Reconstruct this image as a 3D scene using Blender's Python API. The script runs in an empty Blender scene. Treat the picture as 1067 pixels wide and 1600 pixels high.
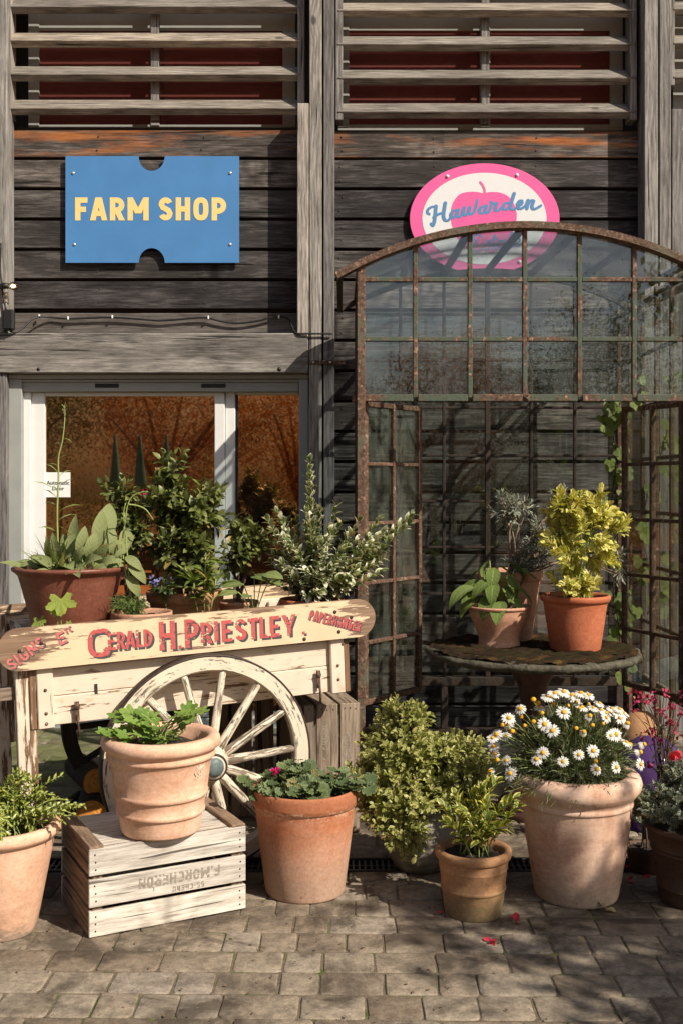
import bpy, math, random
import numpy as np
from mathutils import Vector, Matrix

random.seed(7)
rng = np.random.default_rng(7)
R = math.radians
SC = bpy.context.scene
COL = SC.collection
PI = math.pi

# ------------------------------------------------------------------ camera
F, CX, HZ, CAMZ = 1720.0, 533.5, 757.0, 1.55       # focal length and horizon of the 1067x1600 photograph
cam_data = bpy.data.cameras.new('camera')
cam = bpy.data.objects.new('camera', cam_data)
COL.objects.link(cam)
cam.location = (0, 0, CAMZ)
cam.rotation_euler = (R(90), 0, 0)
cam_data.sensor_fit = 'VERTICAL'
cam_data.sensor_height = 36.0
cam_data.sensor_width = 24.0
cam_data.lens = F / 1600 * 36.0
cam_data.shift_y = -(800 - HZ) / 1600
cam_data.clip_start = 0.05
cam_data.clip_end = 500
SC.camera = cam

# ------------------------------------------------------------------ light
SUN_AZ, SUN_EL = 50, 40        # degrees to the right of the wall's normal, height above the ground
world = bpy.data.worlds.new('World')
SC.world = world
world.use_nodes = True
wn = world.node_tree
sky = wn.nodes.new('ShaderNodeTexSky')
sky.sky_type = 'NISHITA'
sky.sun_disc = False
sky.sun_elevation = R(SUN_EL)
sky.sun_rotation = R(180 - SUN_AZ)
sky.air_density = 1.0
sky.dust_density = 2.5
wn.links.new(sky.outputs['Color'], wn.nodes['Background'].inputs['Color'])
wn.nodes['Background'].inputs['Strength'].default_value = 0.066
sd = bpy.data.lights.new('sun', 'SUN')
sd.energy = 5.0
sd.angle = R(0.5)
sd.color = (1.0, 0.91, 0.79)
sun = bpy.data.objects.new('sun', sd)
COL.objects.link(sun)
SDIR = Vector((math.sin(R(SUN_AZ)) * math.cos(R(SUN_EL)), -math.cos(R(SUN_AZ)) * math.cos(R(SUN_EL)), math.sin(R(SUN_EL))))
sun.rotation_euler = SDIR.to_track_quat('Z', 'Y').to_euler()
sun.location = SDIR * 30
SC.view_settings.view_transform = 'Standard'
SC.view_settings.look = 'None'
SC.view_settings.exposure = 0.38
SC.view_settings.gamma = 1.0
SC.view_settings.use_curve_mapping = False
SC.render.engine = 'CYCLES'
SC.cycles.max_bounces = 10
SC.cycles.transparent_max_bounces = 24
SC.cycles.caustics_reflective = False
SC.cycles.caustics_refractive = False


def X(px, Y): return (px - CX) * Y / F
def Z(py, Y): return CAMZ - (py - HZ) * Y / F
def P(px, py, Y): return Vector((X(px, Y), Y, Z(py, Y)))
def lerp(a, b, t): return a + (b - a) * t


# ------------------------------------------------------------------ materials
class Mat:
    def __init__(s, name):
        s.m = bpy.data.materials.new(name)
        s.m.use_nodes = True
        s.t = s.m.node_tree
        s.t.nodes.clear()
        s.out = s.t.nodes.new('ShaderNodeOutputMaterial')
    def put(s, sock, v):
        if v is None: return
        if isinstance(v, bpy.types.NodeSocket): s.t.links.new(v, sock)
        elif isinstance(v, (tuple, list)) and len(v) == 3 and sock.type == 'RGBA': sock.default_value = (*v, 1)
        else: sock.default_value = v
    def n(s, typ, **kw):
        nd = s.t.nodes.new('ShaderNode' + typ)
        for k, v in kw.items():
            if k.startswith('_'): setattr(nd, k[1:], v)
            else: s.put(nd.inputs[k.replace('__', ' ')], v)
        return nd
    def attr(s, name='gco'):
        return s.n('Attribute', _attribute_name=name)
    def obj(s): return s.n('TexCoord').outputs['Object']
    def geo(s): return s.n('NewGeometry').outputs['Position']
    def map(s, v, scale=(1, 1, 1), loc=(0, 0, 0)):
        return s.n('Mapping', Vector=v, Scale=scale, Location=loc).outputs[0]
    def noise(s, v, scale, detail=4, rough=.55, dist=0):
        return s.n('TexNoise', Vector=v, Scale=scale, Detail=detail, Roughness=rough, Distortion=dist).outputs['Fac']
    def vor(s, v, scale, feat='F1', out='Distance', rnd=1.0):
        return s.n('TexVoronoi', _feature=feat, Vector=v, Scale=scale, Randomness=rnd).outputs[out]
    def ramp(s, f, stops, interp='LINEAR'):
        nd = s.n('ValToRGB', Fac=f)
        cr = nd.color_ramp
        cr.interpolation = interp
        while len(cr.elements) < len(stops): cr.elements.new(0.5)
        for e, (p, c) in zip(cr.elements, stops):
            e.position = p
            e.color = (*c, 1) if isinstance(c, (tuple, list)) else (c, c, c, 1)
        return nd.outputs['Color']
    def step(s, f, a, b): return s.n('MapRange', Value=f, From__Min=a, From__Max=b).outputs[0]
    def mix(s, f, a, b, mode='MIX'):
        nd = s.n('Mix', _data_type='RGBA', _blend_type=mode)
        s.put(nd.inputs[0], f); s.put(nd.inputs[6], a); s.put(nd.inputs[7], b)
        return nd.outputs[2]
    def math(s, op, a, b=None, c=None):
        nd = s.n('Math', _operation=op)
        s.put(nd.inputs[0], a); s.put(nd.inputs[1], b)
        if c is not None: s.put(nd.inputs[2], c)
        return nd.outputs[0]
    def sep(s, v): return s.n('SeparateXYZ', Vector=v).outputs
    def bump(s, h, strength=.5, dist=.01, normal=None):
        return s.n('Bump', Strength=strength, Distance=dist, Height=h, Normal=normal).outputs[0]
    def bsdf(s, col, rough=.7, normal=None, metal=0.0, spec=.3, **kw):
        nd = s.n('BsdfPrincipled', Base__Color=col, Roughness=rough, Metallic=metal, Normal=normal, **kw)
        s.put(nd.inputs['Specular IOR Level'], spec)
        return nd.outputs[0]
    def mixs(s, f, a, b):
        nd = s.n('MixShader')
        s.put(nd.inputs[0], f); s.put(nd.inputs[1], a); s.put(nd.inputs[2], b)
        return nd.outputs[0]
    def done(s, sh):
        s.t.links.new(sh, s.out.inputs['Surface'])
        return s.m


def m_wood(name, dark, mid, light, orange=0.0, rough=.8, patch=None):
    """weathered timber; gco.x runs along the grain"""
    m = Mat(name)
    g = m.attr().outputs['Vector']
    warp = m.noise(m.map(g, (.9, 3.5, 3.5)), 1.0, 2)
    wv = m.n('VectorMath', _operation='SCALE', Vector=m.n('TexNoise', Vector=m.map(g, (1.5, 3, 3)), Scale=1.0, Detail=2).outputs['Color'], Scale=.03).outputs[0]
    g2 = m.n('VectorMath', _operation='ADD', Vector=g).outputs[0]
    m.t.links.new(wv, g2.node.inputs[1])
    kv = m.n('TexVoronoi', Vector=m.map(g2, (3.6, 7.5, 0)), Scale=1.0).outputs          # knots
    pick = m.step(m.sep(kv['Color'])[0], .62, .66)
    kd = kv['Distance']
    knot = m.math('MULTIPLY', m.step(kd, .135, .075), pick)
    halo = m.math('MULTIPLY', m.step(kd, .45, .1), pick)
    rings = m.math('SINE', m.math('ADD', m.math('MULTIPLY', m.sep(g2)[1], 260.), m.math('ADD', m.math('MULTIPLY', warp, 30.), m.math('MULTIPLY', halo, 8.))))
    rings = m.step(rings, -1, 1)
    fine = m.noise(m.map(g2, (6, 74, 74)), 1.0, 6, .75)
    blot = m.noise(m.map(g, (1.8, 7, 7)), 1.0, 5, .6)
    crack = m.step(m.noise(m.map(g2, (1.3, 60, 60)), 1.0, 2, .5), .655, .69)
    f = m.math('ADD', m.math('MULTIPLY', fine, .95), m.math('MULTIPLY', rings, .09))
    f = m.math('ADD', f, m.math('MULTIPLY', blot, .45))
    col = m.ramp(m.step(f, .52, .98), [(0, dark), (.5, mid), (1, light)])
    if orange:
        om = m.step(m.noise(m.map(g, (1.3, 11, 11), (7, 3, 1)), 1.0, 4, .6), .49, .66)
        oc = m.ramp(m.step(f, .35, .95), [(0, (.04, .013, .005)), (.5, (.24, .075, .018)), (1, (.38, .15, .045))])
        col = m.mix(m.math('MULTIPLY', om, orange), col, oc)
    if patch:
        pm = m.step(m.noise(m.map(g, (1.1, 4, 4), (3, 1, 9)), 1.0, 4, .6), .48, .72)
        col = m.mix(m.math('MULTIPLY', pm, .7), col, patch)
    rn = m.attr('rnd').outputs['Fac']
    col = m.mix(1.0, col, m.ramp(rn, [(0, (.6, .6, .64)), (.5, (1, 1, 1)), (1, (1.45, 1.38, 1.3))]), 'MULTIPLY')
    col = m.mix(m.math('MULTIPLY', knot, .8), col, tuple(c * .55 for c in dark))
    col = m.mix(m.math('MULTIPLY', crack, .85), col, tuple(c * .3 for c in dark))
    h = m.math('SUBTRACT', m.math('ADD', m.math('MULTIPLY', fine, .6), m.math('MULTIPLY', rings, .18)), m.math('ADD', crack, m.math('MULTIPLY', knot, .4)))
    return m.done(m.bsdf(col, rough, m.bump(h, .55, .004), spec=.2))


def m_peel(name, paint, wood_d, wood_l, amount=.5, under=None, stain=None, scale=1.0):
    """flaking paint over timber; gco along grain; rnd raises the amount of bare wood"""
    m = Mat(name)
    g = m.attr().outputs['Vector']
    rn = m.attr('rnd').outputs['Fac']
    fine = m.noise(m.map(g, (3, 80, 80)), 1.0, 5, .7)
    wood = m.ramp(m.step(fine, .3, .75), [(0, wood_d), (1, wood_l)])
    big = m.noise(m.map(g, (5 * scale, 46 * scale, 46 * scale)), 1.0, 7, .66, .2)
    thr = m.math('ADD', m.math('MULTIPLY', rn, .42), amount - .5)
    f = m.math('ADD', big, thr)
    bare = m.step(f, .535, .57)
    edge = m.step(f, .525, .545)
    mott = m.noise(m.map(g, (9, 9, 9)), 1.0, 5, .6)
    pc = m.mix(m.step(mott, .3, .75), tuple(c * .86 for c in paint), paint)
    if under:
        u = m.noise(m.map(g, (12 * scale, 30 * scale, 30 * scale), (3, 8, 2)), 1.0, 5, .65)
        pc = m.mix(m.step(u, .6, .64), pc, under)
    if stain:
        u = m.noise(m.map(g, (14, 22, 22), (5, 1, 7)), 1.0, 5, .6)
        pc = m.mix(m.math('MULTIPLY', m.step(u, .58, .78), .75), pc, stain)
    hair = m.step(m.noise(m.map(g, (3, 120, 120), (2, 2, 2)), 1.0, 3, .6), .66, .7)
    pc = m.mix(m.math('MULTIPLY', hair, .35), pc, tuple(c * .45 for c in paint))
    col = m.mix(bare, pc, wood)
    h = m.math('ADD', m.math('MULTIPLY', m.math('SUBTRACT', edge, m.math('MULTIPLY', bare, 2.)), .5), m.math('MULTIPLY', fine, .25))
    return m.done(m.bsdf(col, m.mix(bare, (.5, .5, .5), (.85, .85, .85)), m.bump(h, .5, .003), spec=.35))


def m_terra(name, base, pale, dark, bloom=.5, rimz=0, foot=0.0, scale=1.0, rough=.8, streak=.3, foot_col=(.23, .2, .16), shine=.25):
    m = Mat(name)
    o = m.obj()
    big = m.noise(o, 5 * scale, 5, .6, .4)
    med = m.noise(m.map(o, (1, 1, 2.4)), 17 * scale, 5, .65)
    fine = m.noise(o, 85, 4, .7)
    rub = m.noise(m.map(o, (1.5, 1.5, 40)), 3.0, 6, .75)
    f = m.math('ADD', m.math('MULTIPLY', big, .6), m.math('MULTIPLY', med, .4))
    col = m.ramp(m.step(f, .28, .72), [(0, tuple(c * .78 for c in base)), (.5, base), (1, tuple(min(1, c * 1.16) for c in base))])
    col = m.mix(m.math('MULTIPLY', m.step(m.math('ADD', m.math('MULTIPLY', big, .6), m.math('MULTIPLY', m.math('ADD', rub, med), .2)), .43, .62), bloom), col, pale)
    z = m.sep(o)[2]
    if rimz:
        wet = m.math('ADD', z, m.math('MULTIPLY', m.math('SUBTRACT', med, .5), .07))
        col = m.mix(m.math('MULTIPLY', m.step(wet, rimz - .008, rimz + .008), .8), col, tuple(c * .72 for c in base))
        band = m.math('MULTIPLY', m.step(wet, rimz - .03, rimz - .012), m.step(wet, rimz + .002, rimz - .006))
        col = m.mix(m.math('MULTIPLY', m.math('MULTIPLY', band, m.step(fine, .45, .6)), .8), col, (.66, .47, .33))
    if foot:
        ft = m.math('ADD', z, m.math('MULTIPLY', m.math('SUBTRACT', med, .5), .22))
        col = m.mix(m.math('MULTIPLY', m.step(ft, foot, foot * .25), .75), col, foot_col)
    st = m.noise(m.map(o, (13, 13, 1.3)), 1.0, 5, .65)
    col = m.mix(m.math('MULTIPLY', m.step(st, .54, .74), streak), col, dark)
    sp = m.step(m.noise(o, 55, 3, .6), .66, .72)
    col = m.mix(m.math('MULTIPLY', sp, .6), col, dark)
    sp2 = m.step(m.noise(m.map(o, (1, 1, 1), (4, 4, 4)), 45, 3, .6), .7, .77)
    col = m.mix(m.math('MULTIPLY', sp2, .45), col, pale)
    col = m.mix(.28, col, m.ramp(fine, [(.3, 0.0), (.7, 1.0)]), 'SOFT_LIGHT')
    chips = m.step(m.vor(m.map(o, (1, 1, 1.4)), 30), .1, .05)
    h = m.math('ADD', m.math('MULTIPLY', fine, .3), m.math('MULTIPLY', med, .5))
    h = m.math('SUBTRACT', m.math('ADD', h, m.math('MULTIPLY', rub, .3)), m.math('MULTIPLY', chips, .25))
    return m.done(m.bsdf(col, rough, m.bump(h, .35, .004), spec=shine))


def m_leaf(name, a, b, edge=None, edge_w=.62, vein=None, rough=.42, trans=.28, tip=None, back=None, bumpy=0.0, spec=.4, inner=None):
    """leaf; gco = (across -1..1, along 0..1, random per leaf)"""
    m = Mat(name)
    g = m.sep(m.attr().outputs['Vector'])
    ax = m.math('ABSOLUTE', g[0])
    col = m.ramp(g[2], [(0, a), (.55, tuple((p + q) / 2 for p, q in zip(a, b))), (1, b)])
    nz = m.noise(m.geo(), 90, 3, .6)
    if tip: col = m.mix(m.step(m.math('ADD', g[1], m.math('MULTIPLY', m.math('SUBTRACT', g[2], .5), .8)), .55, .95), col, tip)
    if edge:
        w = m.math('ADD', ax, m.math('MULTIPLY', m.math('SUBTRACT', nz, .5), .7))
        w = m.math('ADD', w, m.math('MULTIPLY', m.math('SUBTRACT', g[2], .5), .5))
        col = m.mix(m.step(w, edge_w - .06, edge_w + .06), col, edge)
    if inner:
        w = m.math('ADD', ax, m.math('MULTIPLY', m.math('SUBTRACT', nz, .5), .9))
        col = m.mix(m.step(w, .4, .28), col, inner)
    col = m.mix(m.math('MULTIPLY', m.step(g[2], .962, .975), m.step(nz, .35, .55)), col, (.32, .2, .06))
    vn = m.step(ax, .12, .03)
    sv = m.math('SINE', m.math('ADD', m.math('MULTIPLY', g[1], 42.), m.math('MULTIPLY', ax, -9.)))
    sv = m.step(sv, .72, 1.0)
    vc = vein or tuple(min(1, c * 1.45 + .01) for c in b)
    col = m.mix(m.math('MULTIPLY', m.math('MAXIMUM', vn, m.math('MULTIPLY', sv, .4)), .55), col, vc)
    col = m.mix(.5, col, m.ramp(nz, [(.25, (.6, .6, .6)), (.7, (1, 1, 1))]), 'MULTIPLY')
    if back:
        col = m.mix(m.n('NewGeometry').outputs['Backfacing'], col, back)
    h = m.math('ADD', m.math('MULTIPLY', sv, -.5), m.math('MULTIPLY', nz, .3 + bumpy))
    nm = m.bump(h, .35 + bumpy, .003)
    p = m.bsdf(col, rough, nm, spec=spec)
    tcol = m.mix(1.0, col, (1.25, 1.3, .6), 'MULTIPLY')
    t = m.n('BsdfTranslucent', Color=tcol, Normal=nm).outputs[0]
    return m.done(m.mixs(trans, p, t))


def m_flat(name, col, rough=.6, metal=0.0, var=.12, scale=20, spec=.4, bump=.1):
    m = Mat(name)
    nz = m.noise(m.obj(), scale, 5, .6)
    c = m.ramp(m.step(nz, .25, .75), [(0, tuple(x * (1 - var) for x in col)), (1, tuple(min(1, x * (1 + var)) for x in col))])
    return m.done(m.bsdf(c, rough, m.bump(m.noise(m.obj(), scale * 4, 4), bump, .002), metal, spec))


def m_glass(name, tint=(.93, .96, .95), dirt=.06, dirt_haze_col=(.35, .34, .31), refl=.06, dscale=6.0):
    m = Mat(name)
    p = m.geo()
    wob = m.bump(m.noise(p, 1.6, 1, .5), .05, .05)
    d = m.noise(m.map(p, (1, 1, .35)), dscale, 6, .7)
    spots = m.step(m.vor(p, 60), .13, .07)
    drops = m.math('MULTIPLY', spots, m.step(m.noise(p, 4.5, 2), .58, .68))
    dm = m.math('ADD', m.math('MULTIPLY', m.step(d, .42, .85), dirt * 2), m.math('MULTIPLY', drops, .5))
    gm = m.n('NewGeometry').outputs
    c = m.math('ABSOLUTE', m.n('VectorMath', _operation='DOT_PRODUCT', Vector=gm['Incoming']).outputs['Value'])
    m.t.links.new(gm['Normal'], c.node.inputs[0].links[0].from_node.inputs[1])
    fr = m.math('ADD', refl, m.math('MULTIPLY', 1 - refl, m.math('POWER', m.math('SUBTRACT', 1.0, c), 5.0)))
    sh = m.mixs(fr, m.n('BsdfTransparent', Color=tint).outputs[0], m.n('BsdfGlossy', Color=(1, 1, 1), Roughness=.01, Normal=wob).outputs[0])
    return m.done(m.mixs(dm, sh, m.n('BsdfDiffuse', Color=dirt_haze_col).outputs[0]))


def m_tinted_glass(name, col, fac=.5, clear=(.4, .3, .24)):
    """coppery solar film on a window: mirrors its surroundings in orange"""
    m = Mat(name)
    p = m.geo()
    wob = m.bump(m.noise(p, .9, 1, .5), .03, .05)
    g = m.n('BsdfGlossy', Color=col, Roughness=.018, Normal=wob).outputs[0]
    t = m.n('BsdfTransparent', Color=clear).outputs[0]
    sh = m.mixs(fac, t, g)
    d = m.step(m.noise(m.map(p, (1, 1, .3)), 5, 6, .7), .3, .85)
    return m.done(m.mixs(m.math('MULTIPLY', d, .02), sh, m.n('BsdfDiffuse', Color=(.4, .36, .3)).outputs[0]))


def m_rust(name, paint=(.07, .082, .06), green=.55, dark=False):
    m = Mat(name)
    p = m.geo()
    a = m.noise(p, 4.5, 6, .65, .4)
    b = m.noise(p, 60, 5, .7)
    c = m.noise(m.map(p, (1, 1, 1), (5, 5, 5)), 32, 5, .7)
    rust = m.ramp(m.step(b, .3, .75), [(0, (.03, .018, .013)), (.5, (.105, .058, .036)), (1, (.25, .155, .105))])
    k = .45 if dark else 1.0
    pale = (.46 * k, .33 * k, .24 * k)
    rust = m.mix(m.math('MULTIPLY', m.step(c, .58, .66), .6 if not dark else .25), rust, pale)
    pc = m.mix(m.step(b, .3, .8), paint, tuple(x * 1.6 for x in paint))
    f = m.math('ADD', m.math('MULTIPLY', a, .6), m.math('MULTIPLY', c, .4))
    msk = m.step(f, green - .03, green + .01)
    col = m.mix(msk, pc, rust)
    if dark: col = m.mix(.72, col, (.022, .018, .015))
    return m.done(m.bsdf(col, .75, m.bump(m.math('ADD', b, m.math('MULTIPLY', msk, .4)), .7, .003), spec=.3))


M = {}
M['cladding'] = m_wood('cladding_timber', (.012, .011, .0105), (.05, .0445, .041), (.165, .15, .138))
M['cladding_orange'] = m_wood('cladding_timber_with_old_stain', (.014, .0115, .01), (.055, .047, .042), (.16, .142, .128), orange=.85)
M['cladding_pale'] = m_wood('cladding_timber_bleached', (.05, .043, .036), (.17, .147, .12), (.32, .28, .235))
M['post'] = m_wood('post_timber', (.065, .06, .055), (.215, .2, .18), (.40, .375, .34))
M['louvre'] = m_wood('louvre_timber', (.055, .048, .041), (.19, .168, .14), (.38, .34, .285))
M['beam'] = m_wood('beam_timber', (.045, .042, .039), (.18, .167, .15), (.39, .365, .33), patch=(.09, .082, .074))
M['crate'] = m_wood('crate_timber', (.2, .175, .145), (.5, .455, .39), (.73, .68, .6))
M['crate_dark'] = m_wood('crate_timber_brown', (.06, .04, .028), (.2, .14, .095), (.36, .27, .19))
M['crate_old'] = m_wood('crate_timber_grey', (.06, .045, .034), (.2, .155, .115), (.36, .285, .215))
M['bare'] = m_wood('bare_cart_timber', (.06, .045, .034), (.19, .145, .11), (.36, .29, .225))
M['log'] = m_wood('log_bark', (.015, .01, .007), (.05, .034, .022), (.1, .07, .045))
M['log_end'] = m_wood('log_cut_face', (.22, .08, .015), (.55, .22, .04), (.75, .36, .09))
M['sign_board'] = m_peel('cart_sign_paint', (.70, .53, .345), (.12, .07, .042), (.34, .225, .145), .275)
M['cart_paint'] = m_peel('cart_body_paint', (.70, .585, .455), (.1, .055, .03), (.3, .17, .09), .235, stain=(.42, .2, .08))
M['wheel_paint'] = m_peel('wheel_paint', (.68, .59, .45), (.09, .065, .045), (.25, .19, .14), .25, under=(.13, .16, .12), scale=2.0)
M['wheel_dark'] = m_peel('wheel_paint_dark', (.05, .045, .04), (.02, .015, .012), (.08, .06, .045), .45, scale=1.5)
M['rust'] = m_rust('rusted_green_iron', paint=(.055, .07, .048), green=.515)
M['rust_brown'] = m_rust('rusted_brown_iron', green=.40)
M['rust_arch'] = m_rust('rusted_tan_iron', paint=(.085, .075, .05), green=.47)
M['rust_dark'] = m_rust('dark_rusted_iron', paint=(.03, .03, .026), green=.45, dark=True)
M['iron'] = m_flat('dull_iron', (.05, .035, .028), .6, .4, .4, 40, .4, .5)
M['black'] = m_flat('black_plastic', (.012, .012, .012), .5)
M['white_frame'] = m_flat('white_frame_paint', (.72, .72, .69), .45, var=.06, scale=6)
M['grey_frame'] = m_flat('grey_frame_paint', (.3, .31, .29), .5, var=.1, scale=6)
M['dark_room'] = m_flat('dark_interior', (.035, .025, .02), .9)
M['screw'] = m_flat('screw_metal', (.7, .68, .64), .35, .8, .1)
M['blue'] = m_flat('blue_sign_paint', (.062, .20, .43), .5, var=.09, scale=5, bump=.03)
M['yellow'] = m_flat('yellow_letter_paint', (.80, .58, .22), .5, var=.04, bump=.03)
M['pink'] = m_flat('pink_sign_paint', (.72, .11, .31), .45, var=.04, bump=.03)
M['white'] = m_flat('white_sign_paint', (.68, .68, .67), .45, var=.03, bump=.03)
M['script_blue'] = m_flat('blue_script_paint', (.085, .22, .42), .5, var=.05, bump=.03)
M['paper'] = m_flat('paper', (.78, .77, .73), .7, var=.03)
M['ink'] = m_flat('ink', (.03, .03, .03), .7)
M['glass'] = m_glass('greenhouse_glass', dirt=.06, dirt_haze_col=(.30, .32, .33), refl=.08)  # dirt coloured bluish, so it also stands in for reflected sky
M['roof_glass'] = m_glass('roof_glass', tint=(.9, .93, .94), dirt=.07, dirt_haze_col=(.30, .33, .35))  # same bluish dirt: part grime, part sky reflection put into the colour
M['casement_glass'] = m_glass('casement_glass', tint=(.9, .93, .91), dirt=.075, dirt_haze_col=(.32, .34, .29), dscale=9, refl=.09)
M['back_glass'] = m_glass('back_wall_glass', dirt=.012)
M['film'] = m_tinted_glass('copper_film_glass', (1.0, .5, .22), .52)  # orange tint applied to everything the pane mirrors
M['film_pink'] = m_tinted_glass('pink_film_glass', (1.0, .42, .34), .2, (.9, .8, .78))
M['soil'] = m_flat('potting_soil', (.025, .017, .012), .95, var=.5, scale=60, bump=1.0)
M['stem'] = m_flat('green_stem', (.1, .15, .03), .6, var=.25, scale=30)
M['stem_pale'] = m_flat('pale_green_stem', (.24, .29, .08), .55, var=.2, scale=30)
M['twig'] = m_flat('brown_twig', (.075, .05, .035), .8, var=.35, scale=40)
M['bark'] = m_flat('tree_bark', (.07, .052, .04), .9, var=.4, scale=8, bump=.8)


def m_letter(name, col, wear=.5):
    m = Mat(name)
    p = m.obj()
    f = m.noise(m.map(p, (30, 30, 90)), 1.0, 6, .7)
    bare = m.step(f, wear, wear + .03)
    c = m.mix(m.step(m.noise(p, 60, 4), .3, .7), tuple(x * .8 for x in col), col)
    return m.done(m.mixs(bare, m.bsdf(c, .6), m.n('BsdfTransparent').outputs[0]))
M['red_letter'] = m_letter('worn_red_lettering', (.50, .10, .095), .575)
M['red_letter_faded'] = m_letter('faded_red_lettering', (.55, .16, .15), .575)
M['grey_letter'] = m_letter('worn_grey_lettering', (.06, .065, .068), .66)
M['stencil'] = m_letter('worn_stencil_ink', (.29, .25, .2), .53)


def m_paver():
    m = Mat('paver_concrete')
    p = m.geo()
    rn = m.attr('rnd').outputs['Fac']
    base = m.ramp(rn, [(0, (.24, .185, .13)), (.35, (.32, .255, .185)), (.7, (.36, .295, .215)), (1, (.38, .32, .25))])
    med = m.noise(p, 22, 6, .7)
    fine = m.noise(p, 75, 5, .75)
    grit = m.vor(p, 150)
    col = m.mix(.75, base, m.ramp(med, [(.32, (.36, .36, .36)), (.62, (1, 1, 1))]), 'MULTIPLY')
    col = m.mix(.5, col, m.ramp(fine, [(.32, (.35, .35, .35)), (.66, (1.05, 1.05, 1.05))]), 'MULTIPLY')
    stain = m.noise(p, 3.1, 6, .65, .6)
    col = m.mix(m.math('MULTIPLY', m.step(stain, .47, .6), .8), col, (.05, .038, .027))
    lich = m.step(m.noise(m.map(p, (1, 1, 1), (9, 2, 0)), 60, 3, .6), .69, .74)
    col = m.mix(m.math('MULTIPLY', lich, .5), col, (.5, .47, .42))
    # green algae on the damp strip by the wall, left
    s = m.sep(p)
    alg = m.math('MULTIPLY', m.step(s[1], 4.7, 5.4), m.step(s[0], -.5, -1.0))
    alg = m.math('MULTIPLY', alg, m.step(m.noise(p, 6, 5, .6), .3, .55))
    col = m.mix(m.math('MULTIPLY', alg, .8), col, (.1, .12, .035))
    h = m.math('ADD', m.math('MULTIPLY', med, .6), m.math('ADD', m.math('MULTIPLY', fine, .35), m.math('MULTIPLY', grit, .12)))
    return m.done(m.bsdf(col, .88, m.bump(h, .75, .006), spec=.2))
M['paver'] = m_paver()


def m_joint():
    m = Mat('joint_dirt')
    p = m.geo()
    c = m.ramp(m.noise(p, 9, 5, .7), [(.3, (.09, .068, .048)), (.5, (.17, .132, .092)), (.62, (.09, .105, .035))])
    return m.done(m.bsdf(c, .95, m.bump(m.noise(p, 90, 4), .8, .01), spec=.1))
M['joint'] = m_joint()


def m_stone():
    m = Mat('mossy_stone')
    o = m.obj()
    n1 = m.noise(o, 9, 6, .65)
    n2 = m.noise(o, 50, 5, .7)
    col = m.ramp(n2, [(.3, (.035, .03, .022)), (.7, (.13, .12, .085))])
    col = m.mix(m.step(n1, .55, .7), col, (.15, .14, .095))
    return m.done(m.bsdf(col, .9, m.bump(m.math('ADD', n1, n2), .8, .01), spec=.15))
M['stone'] = m_stone()


def m_moss():
    m = Mat('moss')
    o = m.obj()
    n1 = m.noise(o, 11, 5, .6)
    n2 = m.noise(o, 120, 4, .7)
    col = m.ramp(n1, [(.32, (.015, .012, .009)), (.45, (.045, .026, .014)), (.54, (.028, .03, .01)), (.6, (.085, .032, .018)), (.72, (.11, .09, .02))])
    col = m.mix(.6, col, m.ramp(n2, [(.3, (.3, .3, .3)), (.7, (1.2, 1.2, 1.2))]), 'MULTIPLY')
    return m.done(m.bsdf(col, .95, m.bump(n2, 1.0, .012), spec=.1))
M['moss'] = m_moss()


# ------------------------------------------------------------------ mesh building
WM = {}      # world matrix of each object made here


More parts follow.
